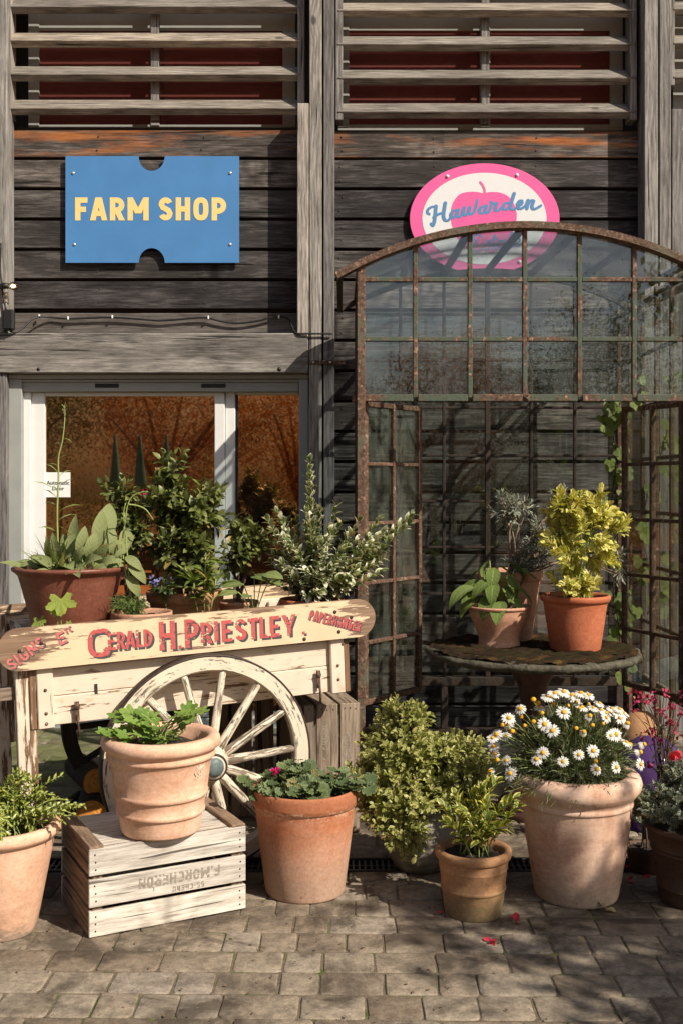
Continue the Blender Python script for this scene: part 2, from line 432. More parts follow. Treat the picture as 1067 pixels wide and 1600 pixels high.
class MB:
    def __init__(s):
        s.v, s.f, s.g, s.r, s.sm = [], [], [], [], []
        s.nv = 0
        s.M = None
    def add(s, verts, faces, gco=None, rnd=.5, smooth=False):
        verts = np.asarray(verts, float).reshape(-1, 3)
        g = verts if gco is None else np.asarray(gco, float).reshape(-1, 3)
        if s.M is not None:
            A = np.array(s.M)
            verts = verts @ A[:3, :3].T + A[:3, 3]
        s.v.append(verts); s.g.append(g)
        s.r.append(np.broadcast_to(np.asarray(rnd, float), (len(verts),)))
        k = s.nv
        s.f.extend([tuple(i + k for i in f) for f in faces])
        s.sm.extend([smooth] * len(faces))
        s.nv += len(verts)
        return s
    def box(s, c, d, M=None, grain=0, rnd=None, bevel=.003, bend=0, taper=1.0):
        """box of size d centred at c; grain = axis along which the wood grain runs"""
        c = np.array(c, float); h = np.array(d, float) / 2
        b = min(bevel, h.min() * .45)
        vs, idx = [], {}
        for sx in (-1, 1):
            for sy in (-1, 1):
                for sz in (-1, 1):
                    for k in range(3):
                        p = np.array([sx, sy, sz]) * h
                        for j in range(3):
                            if j != k: p[j] -= (sx, sy, sz)[j] * b
                        idx[(sx, sy, sz, k)] = len(vs); vs.append(p)
        fs = []
        S = (-1, 1)
        for k in range(3):
            i, j = [(1, 2), (2, 0), (0, 1)][k]
            for sg in S:
                q = []
                for a, e in ((-1, -1), (1, -1), (1, 1), (-1, 1)):
                    t = [0, 0, 0]; t[k] = sg; t[i] = a; t[j] = e
                    q.append(idx[(*t, k)])
                fs.append(q if sg > 0 else q[::-1])
        for k in range(3):       # edges along k
            i, j = [(1, 2), (2, 0), (0, 1)][k]
            for a in S:
                for e in S:
                    t0 = [0, 0, 0]; t0[i] = a; t0[j] = e; t0[k] = -1
                    t1 = list(t0); t1[k] = 1
                    q = [idx[(*t0, i)], idx[(*t1, i)], idx[(*t1, j)], idx[(*t0, j)]]
                    fs.append(q if a * e < 0 else q[::-1])
        for sx in S:
            for sy in S:
                for sz in S:
                    q = [idx[(sx, sy, sz, k)] for k in range(3)]
                    fs.append(q if sx * sy * sz > 0 else q[::-1])
        vs = np.array(vs)
        g = np.roll(vs, -grain, axis=1) + rng.uniform(-50, 50, 3)
        if taper != 1.0:
            ax = grain; t = (vs[:, ax] / h[ax] + 1) / 2
            for j in range(3):
                if j != ax: vs[:, j] *= 1 + (taper - 1) * t
        vs = vs + c
        if M is not None:
            A = np.array(M); vs = vs @ A[:3, :3].T + A[:3, 3]
        return s.add(vs, fs, g, random.random() if rnd is None else rnd)
    def bar(s, a, b, w, d=None, up=(0, 0, 1), rnd=None, bevel=.002, taper=1.0):
        """rectangular bar from a to b, w across (perpendicular to up), d along up"""
        a, b = Vector(a), Vector(b)
        x = (b - a); L = x.length; x.normalize()
        u = Vector(up); y = u.cross(x)
        if y.length < 1e-6: y = Vector((0, 1, 0)).cross(x)
        y.normalize(); z = x.cross(y)
        T = Matrix((x, y, z)).transposed().to_4x4(); T.translation = (a + b) / 2
        return s.box((0, 0, 0), (L, w, d or w), T, 0, rnd, bevel, taper=taper)
    def tube(s, pts, rad, n=6, cap=True, rnd=.5, squash=1.0):
        pts = [Vector(p) for p in pts]
        if not hasattr(rad, '__len__'): rad = [rad] * len(pts)
        vs, gs = [], []
        t = (pts[1] - pts[0]).normalized()
        ref = Vector((0, 0, 1)) if abs(t.z) < .9 else Vector((1, 0, 0))
        u = t.cross(ref).normalized()
        L = 0; off = rng.uniform(-50, 50, 3)
        for i, p in enumerate(pts):
            t = (pts[min(i + 1, len(pts) - 1)] - pts[max(i - 1, 0)]).normalized()
            u = (u - t * u.dot(t))
            if u.length < 1e-6: u = t.orthogonal()
            u.normalize(); w = t.cross(u)
            if i: L += (p - pts[i - 1]).length
            for k in range(n):
                a = 2 * PI * k / n
                o = (u * math.cos(a) + w * math.sin(a) * squash) * rad[i]
                vs.append(p + o); gs.append((L + off[0], o.dot(u) + off[1], o.dot(w) + off[2]))
        fs = []
        for i in range(len(pts) - 1):
            for k in range(n):
                k2 = (k + 1) % n
                fs.append((i * n + k, i * n + k2, (i + 1) * n + k2, (i + 1) * n + k))
        if cap:
            fs.append(tuple(range(n))[::-1]); fs.append(tuple(range((len(pts) - 1) * n, len(pts) * n)))
        return s.add(vs, fs, gs, rnd, True)
    def lathe(s, prof, n=56, T=None, wob=.0, rnd=.5, closed=False):
        prof = [(max(r, 1e-5), z) for r, z in prof]
        vs, gs = [], []
        ph = random.random() * 6
        for r, z in prof:
            for k in range(n):
                a = 2 * PI * k / n
                rr = r * (1 + wob * (math.sin(2 * a + ph) + .5 * math.sin(3 * a + ph * 2 + z * 9)))
                vs.append((rr * math.cos(a), rr * math.sin(a), z)); gs.append((a * .2, r, z))
        fs = []
        m = len(prof)
        for i in range(m if closed else m - 1):
            j = (i + 1) % m
            for k in range(n):
                k2 = (k + 1) % n
                fs.append((i * n + k, i * n + k2, j * n + k2, j * n + k))
        vs = np.array(vs)
        if T is not None:
            A = np.array(T); vs = vs @ A[:3, :3].T + A[:3, 3]
        return s.add(vs, fs, gs, rnd, True)
    def prism(s, outline, y0, y1, T=None, rnd=.5, bevel=.002):
        """2D outline (x,z), counter-clockwise, front at y0 (towards -y), back at y1"""
        n = len(outline)
        o = np.array(outline, float)
        c = o.mean(0)
        ins = c + (o - c) * (1 - bevel / max(.02, np.abs(o - c).max()))
        vs = [(x, y0, z) for x, z in ins] + [(x, y0 + bevel, z) for x, z in o] + [(x, y1, z) for x, z in o]
        fs = [tuple(range(n)), tuple(range(3 * n - 1, 2 * n - 1, -1))]
        for i in range(n):
            j = (i + 1) % n
            fs.append((i, n + i, n + j, j)); fs.append((n + i, 2 * n + i, 2 * n + j, n + j))
        vs = np.array(vs)
        g = vs[:, [0, 2, 1]] + rng.uniform(-50, 50, 3)
        if T is not None:
            A = np.array(T); vs = vs @ A[:3, :3].T + A[:3, 3]
        return s.add(vs, fs, g, rnd)
    def ball(s, c, r, nu=8, nv=6, T=None):
        prof = [(math.sin(PI * i / nv), -math.cos(PI * i / nv)) for i in range(nv + 1)]
        r = (r, r, r) if not hasattr(r, '__len__') else r
        D = Matrix.Diagonal((*r, 1)); TT = Matrix.Translation(c) @ (T if T is not None else Matrix()) @ D
        return s.lathe(prof, nu, TT)
    def build(s, name, mat, parent=None, data_only=False):
        me = bpy.data.meshes.new(name)
        if s.nv:
            v = np.concatenate(s.v)
        else:
            v = np.zeros((0, 3))
        if parent is not None:
            A = np.array(WM[parent.name].inverted()); v = v @ A[:3, :3].T + A[:3, 3]
        me.from_pydata(v.tolist(), [], s.f)
        if s.nv:
            at = me.attributes.new('gco', 'FLOAT_VECTOR', 'POINT')
            at.data.foreach_set('vector', np.concatenate(s.g).astype(np.float32).ravel())
            at = me.attributes.new('rnd', 'FLOAT', 'POINT')
            at.data.foreach_set('value', np.concatenate(s.r).astype(np.float32))
            me.polygons.foreach_set('use_smooth', np.array(s.sm, bool))
        me.materials.append(M[mat] if isinstance(mat, str) else mat)
        me.update()
        if data_only: return me
        o = bpy.data.objects.new(name, me)
        COL.objects.link(o)
        o.parent = parent
        WM[o.name] = WM[parent.name].copy() if parent is not None else Matrix()
        return o


def tag(o, label, cat, group=None, kind=None):
    if label: o['label'] = label
    if cat: o['category'] = cat
    if group: o['group'] = group
    if kind: o['kind'] = kind
    return o


def thing(name, label, cat, loc=(0, 0, 0), rz=0, group=None):
    o = bpy.data.objects.new(name, None)
    COL.objects.link(o)
    o.empty_display_size = .1
    o.location = loc
    o.rotation_euler = (0, 0, rz)
    WM[o.name] = Matrix.Translation(loc) @ Matrix.Rotation(rz, 4, 'Z')
    return tag(o, label, cat, group)


def recentre(o):
    """move a top-level mesh's origin to its own base, keeping the geometry where it is"""
    me = o.data
    n = len(me.vertices)
    v = np.zeros(n * 3); me.vertices.foreach_get('co', v); v = v.reshape(-1, 3)
    c = np.array([(v[:, 0].min() + v[:, 0].max()) / 2, (v[:, 1].min() + v[:, 1].max()) / 2, v[:, 2].min()])
    me.vertices.foreach_set('co', (v - c).ravel()); me.update()
    o.location = c
    WM[o.name] = Matrix.Translation(c)
    return o


def inst(name, me, parent, M_world):
    """another copy of a mesh as a part of parent, placed by a world matrix"""
    o = bpy.data.objects.new(name, me)
    COL.objects.link(o)
    o.parent = parent
    L = WM[parent.name].inverted() @ M_world
    o.matrix_local = L
    WM[o.name] = M_world.copy()
    return o


# ------------------------------------------------------------------ leaves and plants
def leaf_tpl(w=.45, peak=.45, nseg=4, fold=.25, curl=.6, wave=0.0, tipw=.02, n=None):
    """one leaf of length 1 along x, width w, normal z: verts, faces, gco"""
    vs, gs = [], []
    x = z = 0.0
    for i in range(nseg + 1):
        v = i / nseg
        if i:
            a = curl * (v - .5 / nseg) ** 1.2
            x += math.cos(a) / nseg; z -= math.sin(a) / nseg
        e = math.log(.5) / math.log(peak)
        hw = max(tipw, math.sin(PI * v ** e) ** .8) * w / 2 if 0 < v < 1 else tipw * w / 2
        wv = wave * math.sin(v * 17)
        vs += [(x, hw, z + hw * fold + wv * hw), (x, 0, z), (x, -hw, z + hw * fold - wv * hw)]
        gs += [(1, v), (0, v), (-1, v)]
    fs = []
    for i in range(nseg):
        a = i * 3
        fs += [(a + 3, a + 4, a + 1, a), (a + 4, a + 5, a + 2, a + 1)]
    return np.array(vs), fs, np.array(gs, float)


def lobed_tpl(lobes=5, depth=.35, teeth=.08, cup=.25, n=40, notch=.55, ruffle=.05):
    """rounded, lobed leaf; the stalk joins at the origin, the blade opens towards x"""
    vs = [(0, 0, 0)]; gs = [(0, 0)]
    m2 = [(0, 0, 0)]
    ringA, ringB = [], []
    for i in range(n + 1):
        t = lerp(-PI + notch, PI - notch, i / n)
        r = 1 - depth * (1 - abs(math.cos(lobes * t / 2 * 1.08))) - teeth * (i % 2)
        r *= .62 + .38 * math.cos(t / 2)
        ringB.append((r * math.cos(t) + .18, r * math.sin(t), cup * r * r * .5 + ruffle * math.sin(t * lobes * 2)))
        ringA.append((r * .5 * math.cos(t) + .09, r * .5 * math.sin(t), cup * .3 * r * r * .5 - .02))
    vs += ringA + ringB
    gs += [(.5, .5)] * (n + 1) + [(.95, .95)] * (n + 1)
    fs = []
    for i in range(n):
        a, b = 1 + i, 2 + i
        fs.append((0, a, b)); fs.append((a, a + n + 1, b + n + 1, b))
    return np.array(vs) * .55, fs, np.array(gs, float)


def place_leaf(mb, tpl, p, d, up, L, wscale=1.0, rnd=None):
    x = Vector(d).normalized()
    y = Vector(up).cross(x)
    if y.length < 1e-5: y = x.orthogonal()
    y.normalize(); z = x.cross(y)
    v, f, g = tpl
    A = np.array((x * L, y * L * wscale, z * L))
    r = random.random() if rnd is None else rnd
    mb.add(v @ A + np.array(p), f, np.column_stack([g, np.full(len(g), r)]), r, True)


def bez(a, b, c, n=8):
    a, b, c = Vector(a), Vector(b), Vector(c)
    return [a * (1 - t) ** 2 + b * 2 * t * (1 - t) + c * t * t for t in [i / n for i in range(n + 1)]]


def rdir(zmin=-1.0):
    while True:
        v = Vector(rng.normal(size=3)).normalized()
        if v.z >= zmin: return v


def along(path, t):
    k = t * (len(path) - 1); i = min(int(k), len(path) - 2)
    return path[i].lerp(path[i + 1], k - i), (path[i + 1] - path[i]).normalized()


def shoot(mb, path, n, size, tpls, out=55, start=.15, pairs=False, tipsize=.6, jit=.25, wscale=1.0, petiole=0.0, sm=None, lift=.0, rnd=None):
    """leaves set round a shoot"""
    ph = random.random() * 6.28
    for i in range(n):
        t = lerp(start, 1.0, i / max(1, n - 1))
        p, d = along(path, t)
        u = d.orthogonal().normalized(); w = d.cross(u)
        angs = (ph + i * PI / 2, ph + i * PI / 2 + PI) if pairs else (ph + i * 2.4,)
        for a in angs:
            a += random.uniform(-jit, jit)
            o = u * math.cos(a) + w * math.sin(a)
            an = R(out * lerp(1.15, .45, t)) * random.uniform(.8, 1.2)
            ld = d * math.cos(an) + o * math.sin(an) + Vector((0, 0, lift))
            L = size * lerp(1, tipsize, t ** 2) * random.uniform(.75, 1.2)
            q = p
            if petiole:
                q = p + (ld.normalized()) * petiole * random.uniform(.6, 1.2)
                if sm: sm.tube([p, q], .0011, 4, False)
            place_leaf(mb, random.choice(tpls), q, ld, d * .6 + Vector((0, 0, .7)) - o * .2, L, wscale, rnd)


def in_ell(e, surf=.55):
    c, r = Vector(e[0]), e[1]
    r = (r, r, r) if not hasattr(r, '__len__') else r
    d = rdir()
    k = lerp(surf, 1.0, random.random() ** .6)
    return c + Vector((d.x * r[0] * k, d.y * r[1] * k, d.z * r[2] * k))


def bush(leafmb, stemmb, base, ells, n, leaves, size, tpls, out=55, pairs=False, slen=.1, srad=.0025, spread=.03, surf=.55, tipsize=.6, front=None, wscale=1.0, stem_n=5, lift=0.0, up=.35):
    tot = sum(e[2] if len(e) > 2 else 1 for e in ells)
    base = Vector(base)
    for e in ells:
        for k in range(2):
            b = base + Vector((random.uniform(-spread, spread), random.uniform(-spread, spread), 0))
            c = Vector(e[0]) + rdir() * .02
            path = bez(b, b.lerp(c, .5) + Vector((random.uniform(-.02, .02), 0, .03)), c, 8)
            stemmb.tube(path, [lerp(srad * 2.6, srad * 1.2, k / 8) for k in range(9)], stem_n, False)
    for i in range(n):
        x = random.random() * tot
        for e in ells:
            x -= e[2] if len(e) > 2 else 1
            if x <= 0: break
        tip = in_ell(e, surf)
        c = Vector(e[0])
        b = base.lerp(c, random.uniform(.6, 1.0))
        path = bez(b, b.lerp(tip, .5) + Vector((0, 0, .02)) + rdir() * .015, tip, 5)
        stemmb.tube(path, [lerp(srad * 1.1, srad * .5, k / 5) for k in range(6)], 4, False)
        dd = ((tip - c).normalized() * .8 + Vector((0, 0, up)) + rdir() * .35).normalized()
        tp = [tip - dd * slen * .5, tip + dd * slen * .5]
        tp = bez(tp[0], tip + rdir() * slen * .1, tp[1], 4)
        stemmb.tube(tp, [srad * .6, srad * .5, srad * .45, srad * .4, srad * .3], 4, False)
        shoot(leafmb, tp, leaves, size, tpls, out, .0, pairs, tipsize, wscale=wscale, lift=lift)


def blade(mb, p, d, L, w, bend=.8, n=5, rnd=None):
    """grass-like blade"""
    d = Vector(d).normalized(); s = d.cross(Vector((0, 0, 1)))
    if s.length < 1e-3: s = Vector((1, 0, 0))
    s.normalize()
    q = Vector(p); vs, gs = [], []
    for i in range(n + 1):
        t = i / n; hw = w / 2 * (1 - t ** 2.5) + w * .02
        vs += [q + s * hw, q - s * hw]; gs += [(1, t), (-1, t)]
        h = Vector((d.x, d.y, 0)); d = (d + (h * .25 - Vector((0, 0, bend))) / n).normalized()
        q = q + d * L / n
    r = random.random() if rnd is None else rnd
    mb.add([tuple(v) for v in vs], [(2 * i, 2 * i + 1, 2 * i + 3, 2 * i + 2) for i in range(n)], [(a, b, r) for a, b in gs], r, True)


def soil(parent, c, r, name='soil'):
    mb = MB()
    n = 30
    vs = [(c[0], c[1], c[2])]; fs = []
    for j, k in enumerate((.3, .6, .85, 1.0)):
        for i in range(n):
            a = 2 * PI * i / n
            vs.append((c[0] + r * k * math.cos(a), c[1] + r * k * math.sin(a), c[2] + random.uniform(-.008, .008) - (.004 if k == 1 else 0)))
    for i in range(n): fs.append((0, 1 + i, 1 + (i + 1) % n))
    for j in range(3):
        for i in range(n):
            a, b = 1 + j * n + i, 1 + j * n + (i + 1) % n
            fs.append((a, a + n, b + n, b))
    return mb.add(vs, fs, None, .5, True).build(name, 'soil', parent)


def pot(parent, prof, mat, soil_frac=.9, wall=.022, seg=64, wob=.004, name='pot', fillz=None):
    """hollow pot from an outer profile [(r,z)...] bottom to lip, in its thing's own frame"""
    H = prof[-1][1]
    out = []
    for (a, b) in zip(prof, prof[1:]):
        for k in range(2): out.append((lerp(a[0], b[0], k / 2), lerp(a[1], b[1], k / 2)))
    out.append(prof[-1])
    rl = prof[-1][0]
    rb = prof[0][0]
    inner = [(rl - wall * .45, H - .001), (rl - wall, H - .012), (lerp(rb, rl, .8) - wall, H * .75), (rb - wall, .03), (0, .03)]
    mb = MB(); mb.M = WM[parent.name]
    mb.lathe([(0, 0.002)] + out + inner, seg, None, wob)
    p = mb.build(name, mat, parent)
    fz = H * soil_frac if fillz is None else fillz
    c = WM[parent.name].translation
    soil(parent, (c.x, c.y, c.z + fz), rl - wall - .002)
    return p


# ------------------------------------------------------------------ lettering
def arc(cx, cy, rx, ry, a0, a1, n=12):
    return [(cx + rx * math.cos(R(lerp(a0, a1, i / n))), cy + ry * math.sin(R(lerp(a0, a1, i / n)))) for i in range(n + 1)]


def glyph(ch, w, t):
    """strokes (centre lines) of a capital, height 1, width w, stroke t: [(points, width)]"""
    l, r, b, u = t / 2, w - t / 2, t / 2, 1 - t / 2
    mx = w / 2
    ry = (u - b) / 2
    k = .2
    V = lambda x: [(x, 0), (x, 1)]
    def bowl(y0, y1, xr=r):
        h = (y1 - y0) / 2; q = min(h, xr - l)
        return [(l, y1), (xr - q, y1)] + arc(xr - q, (y0 + y1) / 2, q, h, 90, -90)[1:-1] + [(xr - q, y0), (l, y0)]
    def oval(a0, a1, n=26):
        pts = []
        for i in range(n + 1):
            a = R(lerp(a0, a1, i / n)); c, s_ = math.cos(a), math.sin(a)
            e = .72
            pts.append((mx + (r - mx) * math.copysign(abs(c) ** e, c), .5 + ry * math.copysign(abs(s_) ** e, s_)))
        return pts
    G = {
        'A': [[(l * .8, 0), (mx - t * .1, 1)], [(w - l * .8, 0), (mx + t * .1, 1)], [(w * .22, .3), (w * .78, .3)]],
        'B': [V(l), bowl(.5, u, r * .96), bowl(b, .5)],
        'C': [oval(48, 312)],
        'D': [V(l), bowl(b, u)],
        'E': [V(l), [(l, u), (w, u)], [(l, .5), (w * .88, .5)], [(l, b), (w, b)]],
        'F': [V(l), [(l, u), (w, u)], [(l, .48), (w * .88, .48)]],
        'G': [oval(48, 330), [(mx, .44), (r + t * .2, .44)], [(r, .5), (r, .12)]],
        'H': [V(l), V(r), [(l, .5), (r, .5)]],
        'I': [V(mx)],
        'L': [V(l), [(l, b), (w, b)]],
        'M': [V(l), V(r), [(l, .97), (mx, .3)], [(r, .97), (mx, .3)]],
        'N': [V(l), V(r), [(l * 1.05, .98), (r, .02)]],
        'O': [oval(0, 360, 40)],
        'P': [V(l), bowl(.4, u)],
        'R': [V(l), bowl(.45, u), [(mx * .95, .45), (r * 1.03, 0)]],
        'S': [[(p[0], p[1]) for p in arc(mx, .75 - t / 4 + .0, r - mx, .25 - t / 4, 25, 180, 10) + arc(mx, .25 + t / 4, r - mx, .25 - t / 4, 90 , -155, 14)[0:]]],
        'T': [V(mx), [(0, u), (w, u)]],
        'U': [[(l, 1), (l, .3)] + arc(mx, .3, r - mx, .3 - b, 180, 360)[1:] + [(r, 1)]],
        'Y': [[(mx, 0), (mx, .45)], [(l * .8, 1), (mx, .4)], [(w - l * .8, 1), (mx, .4)]],
        '.': [[(l, 0), (l, t)]],
        '-': [[(.0, .45), (w, .45)]],
        '5': [[(r, u), (l, u), (l, .56)] + arc(mx, .33, r - mx, .33 - b, 140, -150, 14)],
    }
    if ch == 'S':
        h = (u - b) / 4
        up = arc(mx, u - h, r - mx, h, 20, 180, 12)
        dn = arc(mx, b + h, r - mx, h, 0, -160, 12)
        return [(up + [(l + (mx - l) * .35, .5 + h * .35), (r - (r - mx) * .35, .5 - h * .35)] + dn, t)]
    return [(st, t) for st in G[ch]]


def ribbon(mb, pts, t, T, dz0, dz1=None, round_cap=False, widths=None):
    """flat stroke in the local x-z plane, facing -y, standing dz in front of it; depth drifts slightly so no two strokes share a plane"""
    P2 = [Vector((p[0], p[1])) for p in pts]
    Q = [P2[0]]
    for p in P2[1:]:
        if (p - Q[-1]).length > 1e-5: Q.append(p)
    P2 = Q
    if len(P2) < 2: return
    n = len(P2)
    closed = (P2[0] - P2[-1]).length < 1e-4 and n > 4
    vs = []
    if dz1 is None: dz1 = dz0
    wd = widths or [t] * n
    hcut = n == 2 and abs(P2[0].x - P2[1].x) > .02 and abs(P2[1].y - P2[0].y) > abs(P2[1].x - P2[0].x) * .8 and widths is None and not round_cap
    for i, p in enumerate(P2):
        a = P2[i - 1] if i else (P2[-2] if closed else None)
        b = P2[i + 1] if i < n - 1 else (P2[1] if closed else None)
        d0 = (p - a).normalized() if a is not None else (b - p).normalized()
        d1 = (b - p).normalized() if b is not None else d0
        nn = Vector((-(d0.y + d1.y), d0.x + d1.x))
        if nn.length < 1e-5: nn = Vector((-d0.y, d0.x))
        nn.normalize()
        if hcut:
            d = (P2[1] - P2[0]).normalized(); nn = Vector((-math.copysign(1, d.y), 0)); h = t / 2 / abs(d.y)
            vs.append((p.x + nn.x * h, -dz0, p.y)); vs.append((p.x - nn.x * h, -dz0, p.y)); continue
        c = max(.45, nn.dot(Vector((-d0.y, d0.x))))
        h = wd[i] / 2 / c
        y = -lerp(dz0, dz1, i / (n - 1))
        vs.append((p.x + nn.x * h, y, p.y + nn.y * h)); vs.append((p.x - nn.x * h, y, p.y - nn.y * h))
    fs = [(2 * i + 1, 2 * i + 3, 2 * i + 2, 2 * i) for i in range(n - 1)]
    def put(vv, ff):
        vv = np.array(vv, float)
        A = np.array(T); vv = vv @ A[:3, :3].T + A[:3, 3]
        mb.add(vv, ff)
    put(vs, fs)
    if round_cap:
        for i, s in ((0, -1), (n - 1, 1)):
            p = P2[i]; d = (P2[1] - P2[0]).normalized() if i == 0 else (P2[-1] - P2[-2]).normalized()
            a0 = math.atan2(d.y, d.x) + (PI if i == 0 else 0)
            y = -(dz0 if i == 0 else dz1) - .00004
            put([(p.x, y, p.y)] + [(p.x + wd[i] / 2 * math.cos(a0 + a), y, p.y + wd[i] / 2 * math.sin(a0 + a)) for a in np.linspace(-PI / 2, PI / 2, 9)],
                [(0, k + 2, k + 1) if False else (0, k + 1, k + 2) for k in range(8)])


def word(mb, text, T, x0, z0, h, widths, t, gap, dz=.0015, slope=0.0, hs=None, step=.00012):
    """a word in block capitals from x0 on the base line z0; widths: per letter (in units of h) or one number"""
    x = 0.0
    k = 0
    for i, ch in enumerate(text):
        w = widths.get(ch, widths['*']) if isinstance(widths, dict) else widths
        hh = hs[i] if hs else h
        if ch == ' ':
            x += w * h; continue
        for st, tt in glyph(ch, w, t * h / hh):
            S = Matrix(((1, 0, 0, x0), (0, 1, 0, 0), (0, 0, 1, z0), (0, 0, 0, 1))) @ Matrix.Rotation(-slope, 4, 'Y') @ Matrix.Translation((x, 0, 0)) @ Matrix.Diagonal((hh, 1, hh, 1))
            ribbon(mb, st, tt, T @ S, dz + k * step)
            k = (k + 1) % 6
        x += w * hh + gap * h
    return x - gap * h


def spline(pts, n=8):
    """Catmull-Rom through points"""
    p = [Vector(q) for q in pts]
    p = [p[0] * 2 - p[1]] + p + [p[-1] * 2 - p[-2]]
    out = []
    for i in range(1, len(p) - 2):
        for k in range(n):
            t = k / n
            out.append(.5 * ((2 * p[i]) + (p[i + 1] - p[i - 1]) * t + (2 * p[i - 1] - 5 * p[i] + 4 * p[i + 1] - p[i + 2]) * t * t + (3 * p[i] - p[i - 1] - 3 * p[i + 1] + p[i + 2]) * t ** 3))
    return out + [p[-2]]


# ================================================================== ground
def make_ground():
    mb = MB()
    mb.add([(-90, -90, -.03), (90, -90, -.03), (90, 90, -.03), (-90, 90, -.03)], [(0, 1, 2, 3)])
    mb.add([(-3.7, 1.25, -.0045), (4.1, 1.25, -.0045), (4.1, 4.38, -.0045), (-3.7, 4.38, -.0045)], [(0, 1, 2, 3)])
    mb.add([(-3.7, 4.58, -.0045), (4.1, 4.58, -.0045), (4.1, 7.0, -.0045), (-3.7, 7.0, -.0045)], [(0, 1, 2, 3)])
    tag(mb.build('ground', 'joint'), 'bare brown earth bedding under the block paving', None, kind='structure')
    mb = MB()
    T = Matrix.Rotation(R(-.9), 4, 'Z')
    lens = (.125, .165, .2, .235)
    y = 1.35
    row = 0
    while y < 7.0:
        pitch = .1535
        x = -3.6 + random.random() * .2
        while x < 4.0:
            L = random.choice(lens)
            cx, cy = x + L / 2, y + pitch / 2
            hx, hy = L / 2 - random.uniform(.0012, .003), pitch / 2 - random.uniform(.0012, .003)
            h = random.uniform(-.0025, .0025)
            tx, ty = random.uniform(-.01, .01), random.uniform(-.012, .012)
            ins = random.uniform(.004, .008)
            def ring(k, z):
                out = []
                for i in range(16):
                    a = 2 * PI * (i + .5) / 16
                    c, s = math.cos(a), math.sin(a)
                    e = .17
                    px = (hx - k) * math.copysign(abs(c) ** e, c); py = (hy - k) * math.copysign(abs(s) ** e, s)
                    out.append([px, py, z])
                return out
            j = [(random.uniform(-.003, .003), random.uniform(-.003, .003)) for _ in range(16)]
            vs = []
            for k, z in ((0, -.05), (0, -.005), (ins * .4, -.0012), (ins, 0)):
                for (q, (jx, jy)) in zip(ring(k, z), j):
                    vs.append((cx + q[0] + jx, cy + q[1] + jy, q[2] + h + q[0] * tx + q[1] * ty))
            vs.append((cx, cy, h + random.uniform(0, .0015)))
            fs = []
            for r_ in range(3):
                for i in range(16):
                    i2 = (i + 1) % 16
                    fs.append((r_ * 16 + i, r_ * 16 + i2, (r_ + 1) * 16 + i2, (r_ + 1) * 16 + i))
            for i in range(16): fs.append((48 + i, 48 + (i + 1) % 16, 64))
            v = np.array(vs); A = np.array(T)
            v = v @ A[:3, :3].T
            if not (4.395 < cy + .01 < 4.57):
                mb.add(v, fs, None, random.random(), True)
            x += L
        y += pitch; row += 1
    tag(mb.build('paving', 'paver'), 'tumbled brown concrete block paving laid in rows', None, kind='structure')
    mb = MB(); mb.add([(-30, -14.5, -.015), (30, -14.5, -.015), (30, 1.2, -.015), (-30, 1.2, -.015)], [(0, 1, 2, 3)])
    tag(mb.build('yard_terrace', m_flat('terrace_gravel', (.40, .23, .14), .9, var=.3, scale=3)), 'reddish gravel yard behind the photographer', None, kind='structure')
    # weeds and moss in the joints
    mb = MB()
    for _ in range(420):
        a = rng.uniform(-2.2, 2.2); b = 1.35 + .1535 * rng.integers(6, 36) + rng.normal(0, .004)
        k = rng.integers(3, 12)
        for _ in range(k):
            p = (a + rng.normal(0, .02), b + rng.normal(0, .005), -.008)
            blade(mb, p, (rng.normal(0, .6), rng.normal(0, .6), 1), random.uniform(.007, .02), .003, 1.2, 3)
    tag(mb.build('joint_weeds', m_leaf('weed_leaf', (.05, .08, .015), (.11, .15, .03))), 'small green weeds growing in the paving joints', None, kind='stuff')
    # grit and bits of dead leaf lying about
    mb = MB()
    for _ in range(420):
        c = Vector((rng.uniform(-2, 2), rng.uniform(3.0, 4.35), .004))
        s_ = random.uniform(.003, .009)
        a = random.random() * 6.28
        mb.add([(c.x + s_ * math.cos(a + k) * q, c.y + s_ * math.sin(a + k) * q, c.z + random.uniform(-.002, .004)) for k, q in ((0, 1), (1.3, .5), (3.0, .9), (4.6, .6))], [(0, 1, 2, 3)], None, random.random())
    tag(mb.build('ground_litter', m_flat('dry_bits', (.1, .065, .035), .9, var=.6, scale=30)), 'tiny dry leaf fragments and grit scattered over the paving', None, kind='stuff')
    # drain
    t = thing('drain_channel', 'black slotted drain channel running behind the front pots', 'drain', (0, 4.48, 0))
    mb = MB(); mb.box((0, 4.48, -.035), (7.2, .165, .03)).build('channel', 'black', t)
    mb = MB()
    mb.box((0, 4.409, -.008), (7.2, .016, .03)); mb.box((0, 4.551, -.008), (7.2, .016, .03)); mb.box((0, 4.48, -.01), (7.2, .012, .02))
    for i in range(300):
        mb.box((-3.6 + i * .024, 4.48, -.008), (.009, .126, .018), bevel=.001)
    mb.build('grating', 'black', t)
make_ground()


# ================================================================== the timber building
PF, CF = 6.86, 7.02           # front of the posts, front of the cladding
bld = thing('timber_building', 'weathered grey timber building with louvres, cladding boards and a glazed sliding door', 'building', (0, 7.2, 0))


def boards(x0, x1, tops, name, mats, Yf=CF, th=.022):
    groups = {}
    for i, (yt, yb) in enumerate(tops):
        mb = groups.setdefault(mats(i), MB())
        z1, z0 = Z(yt, Yf), Z(yb, Yf)
        # a board may be butt-jointed somewhere along its length
        cuts = [x0, x1]
        mb.box(((x0 + x1) / 2, Yf + th / 2 + random.uniform(0, .003), (z0 + z1) / 2), (x1 - x0, th, z1 - z0), grain=0, bevel=.003)
    for k, mb in groups.items(): mb.build(name, k, bld)


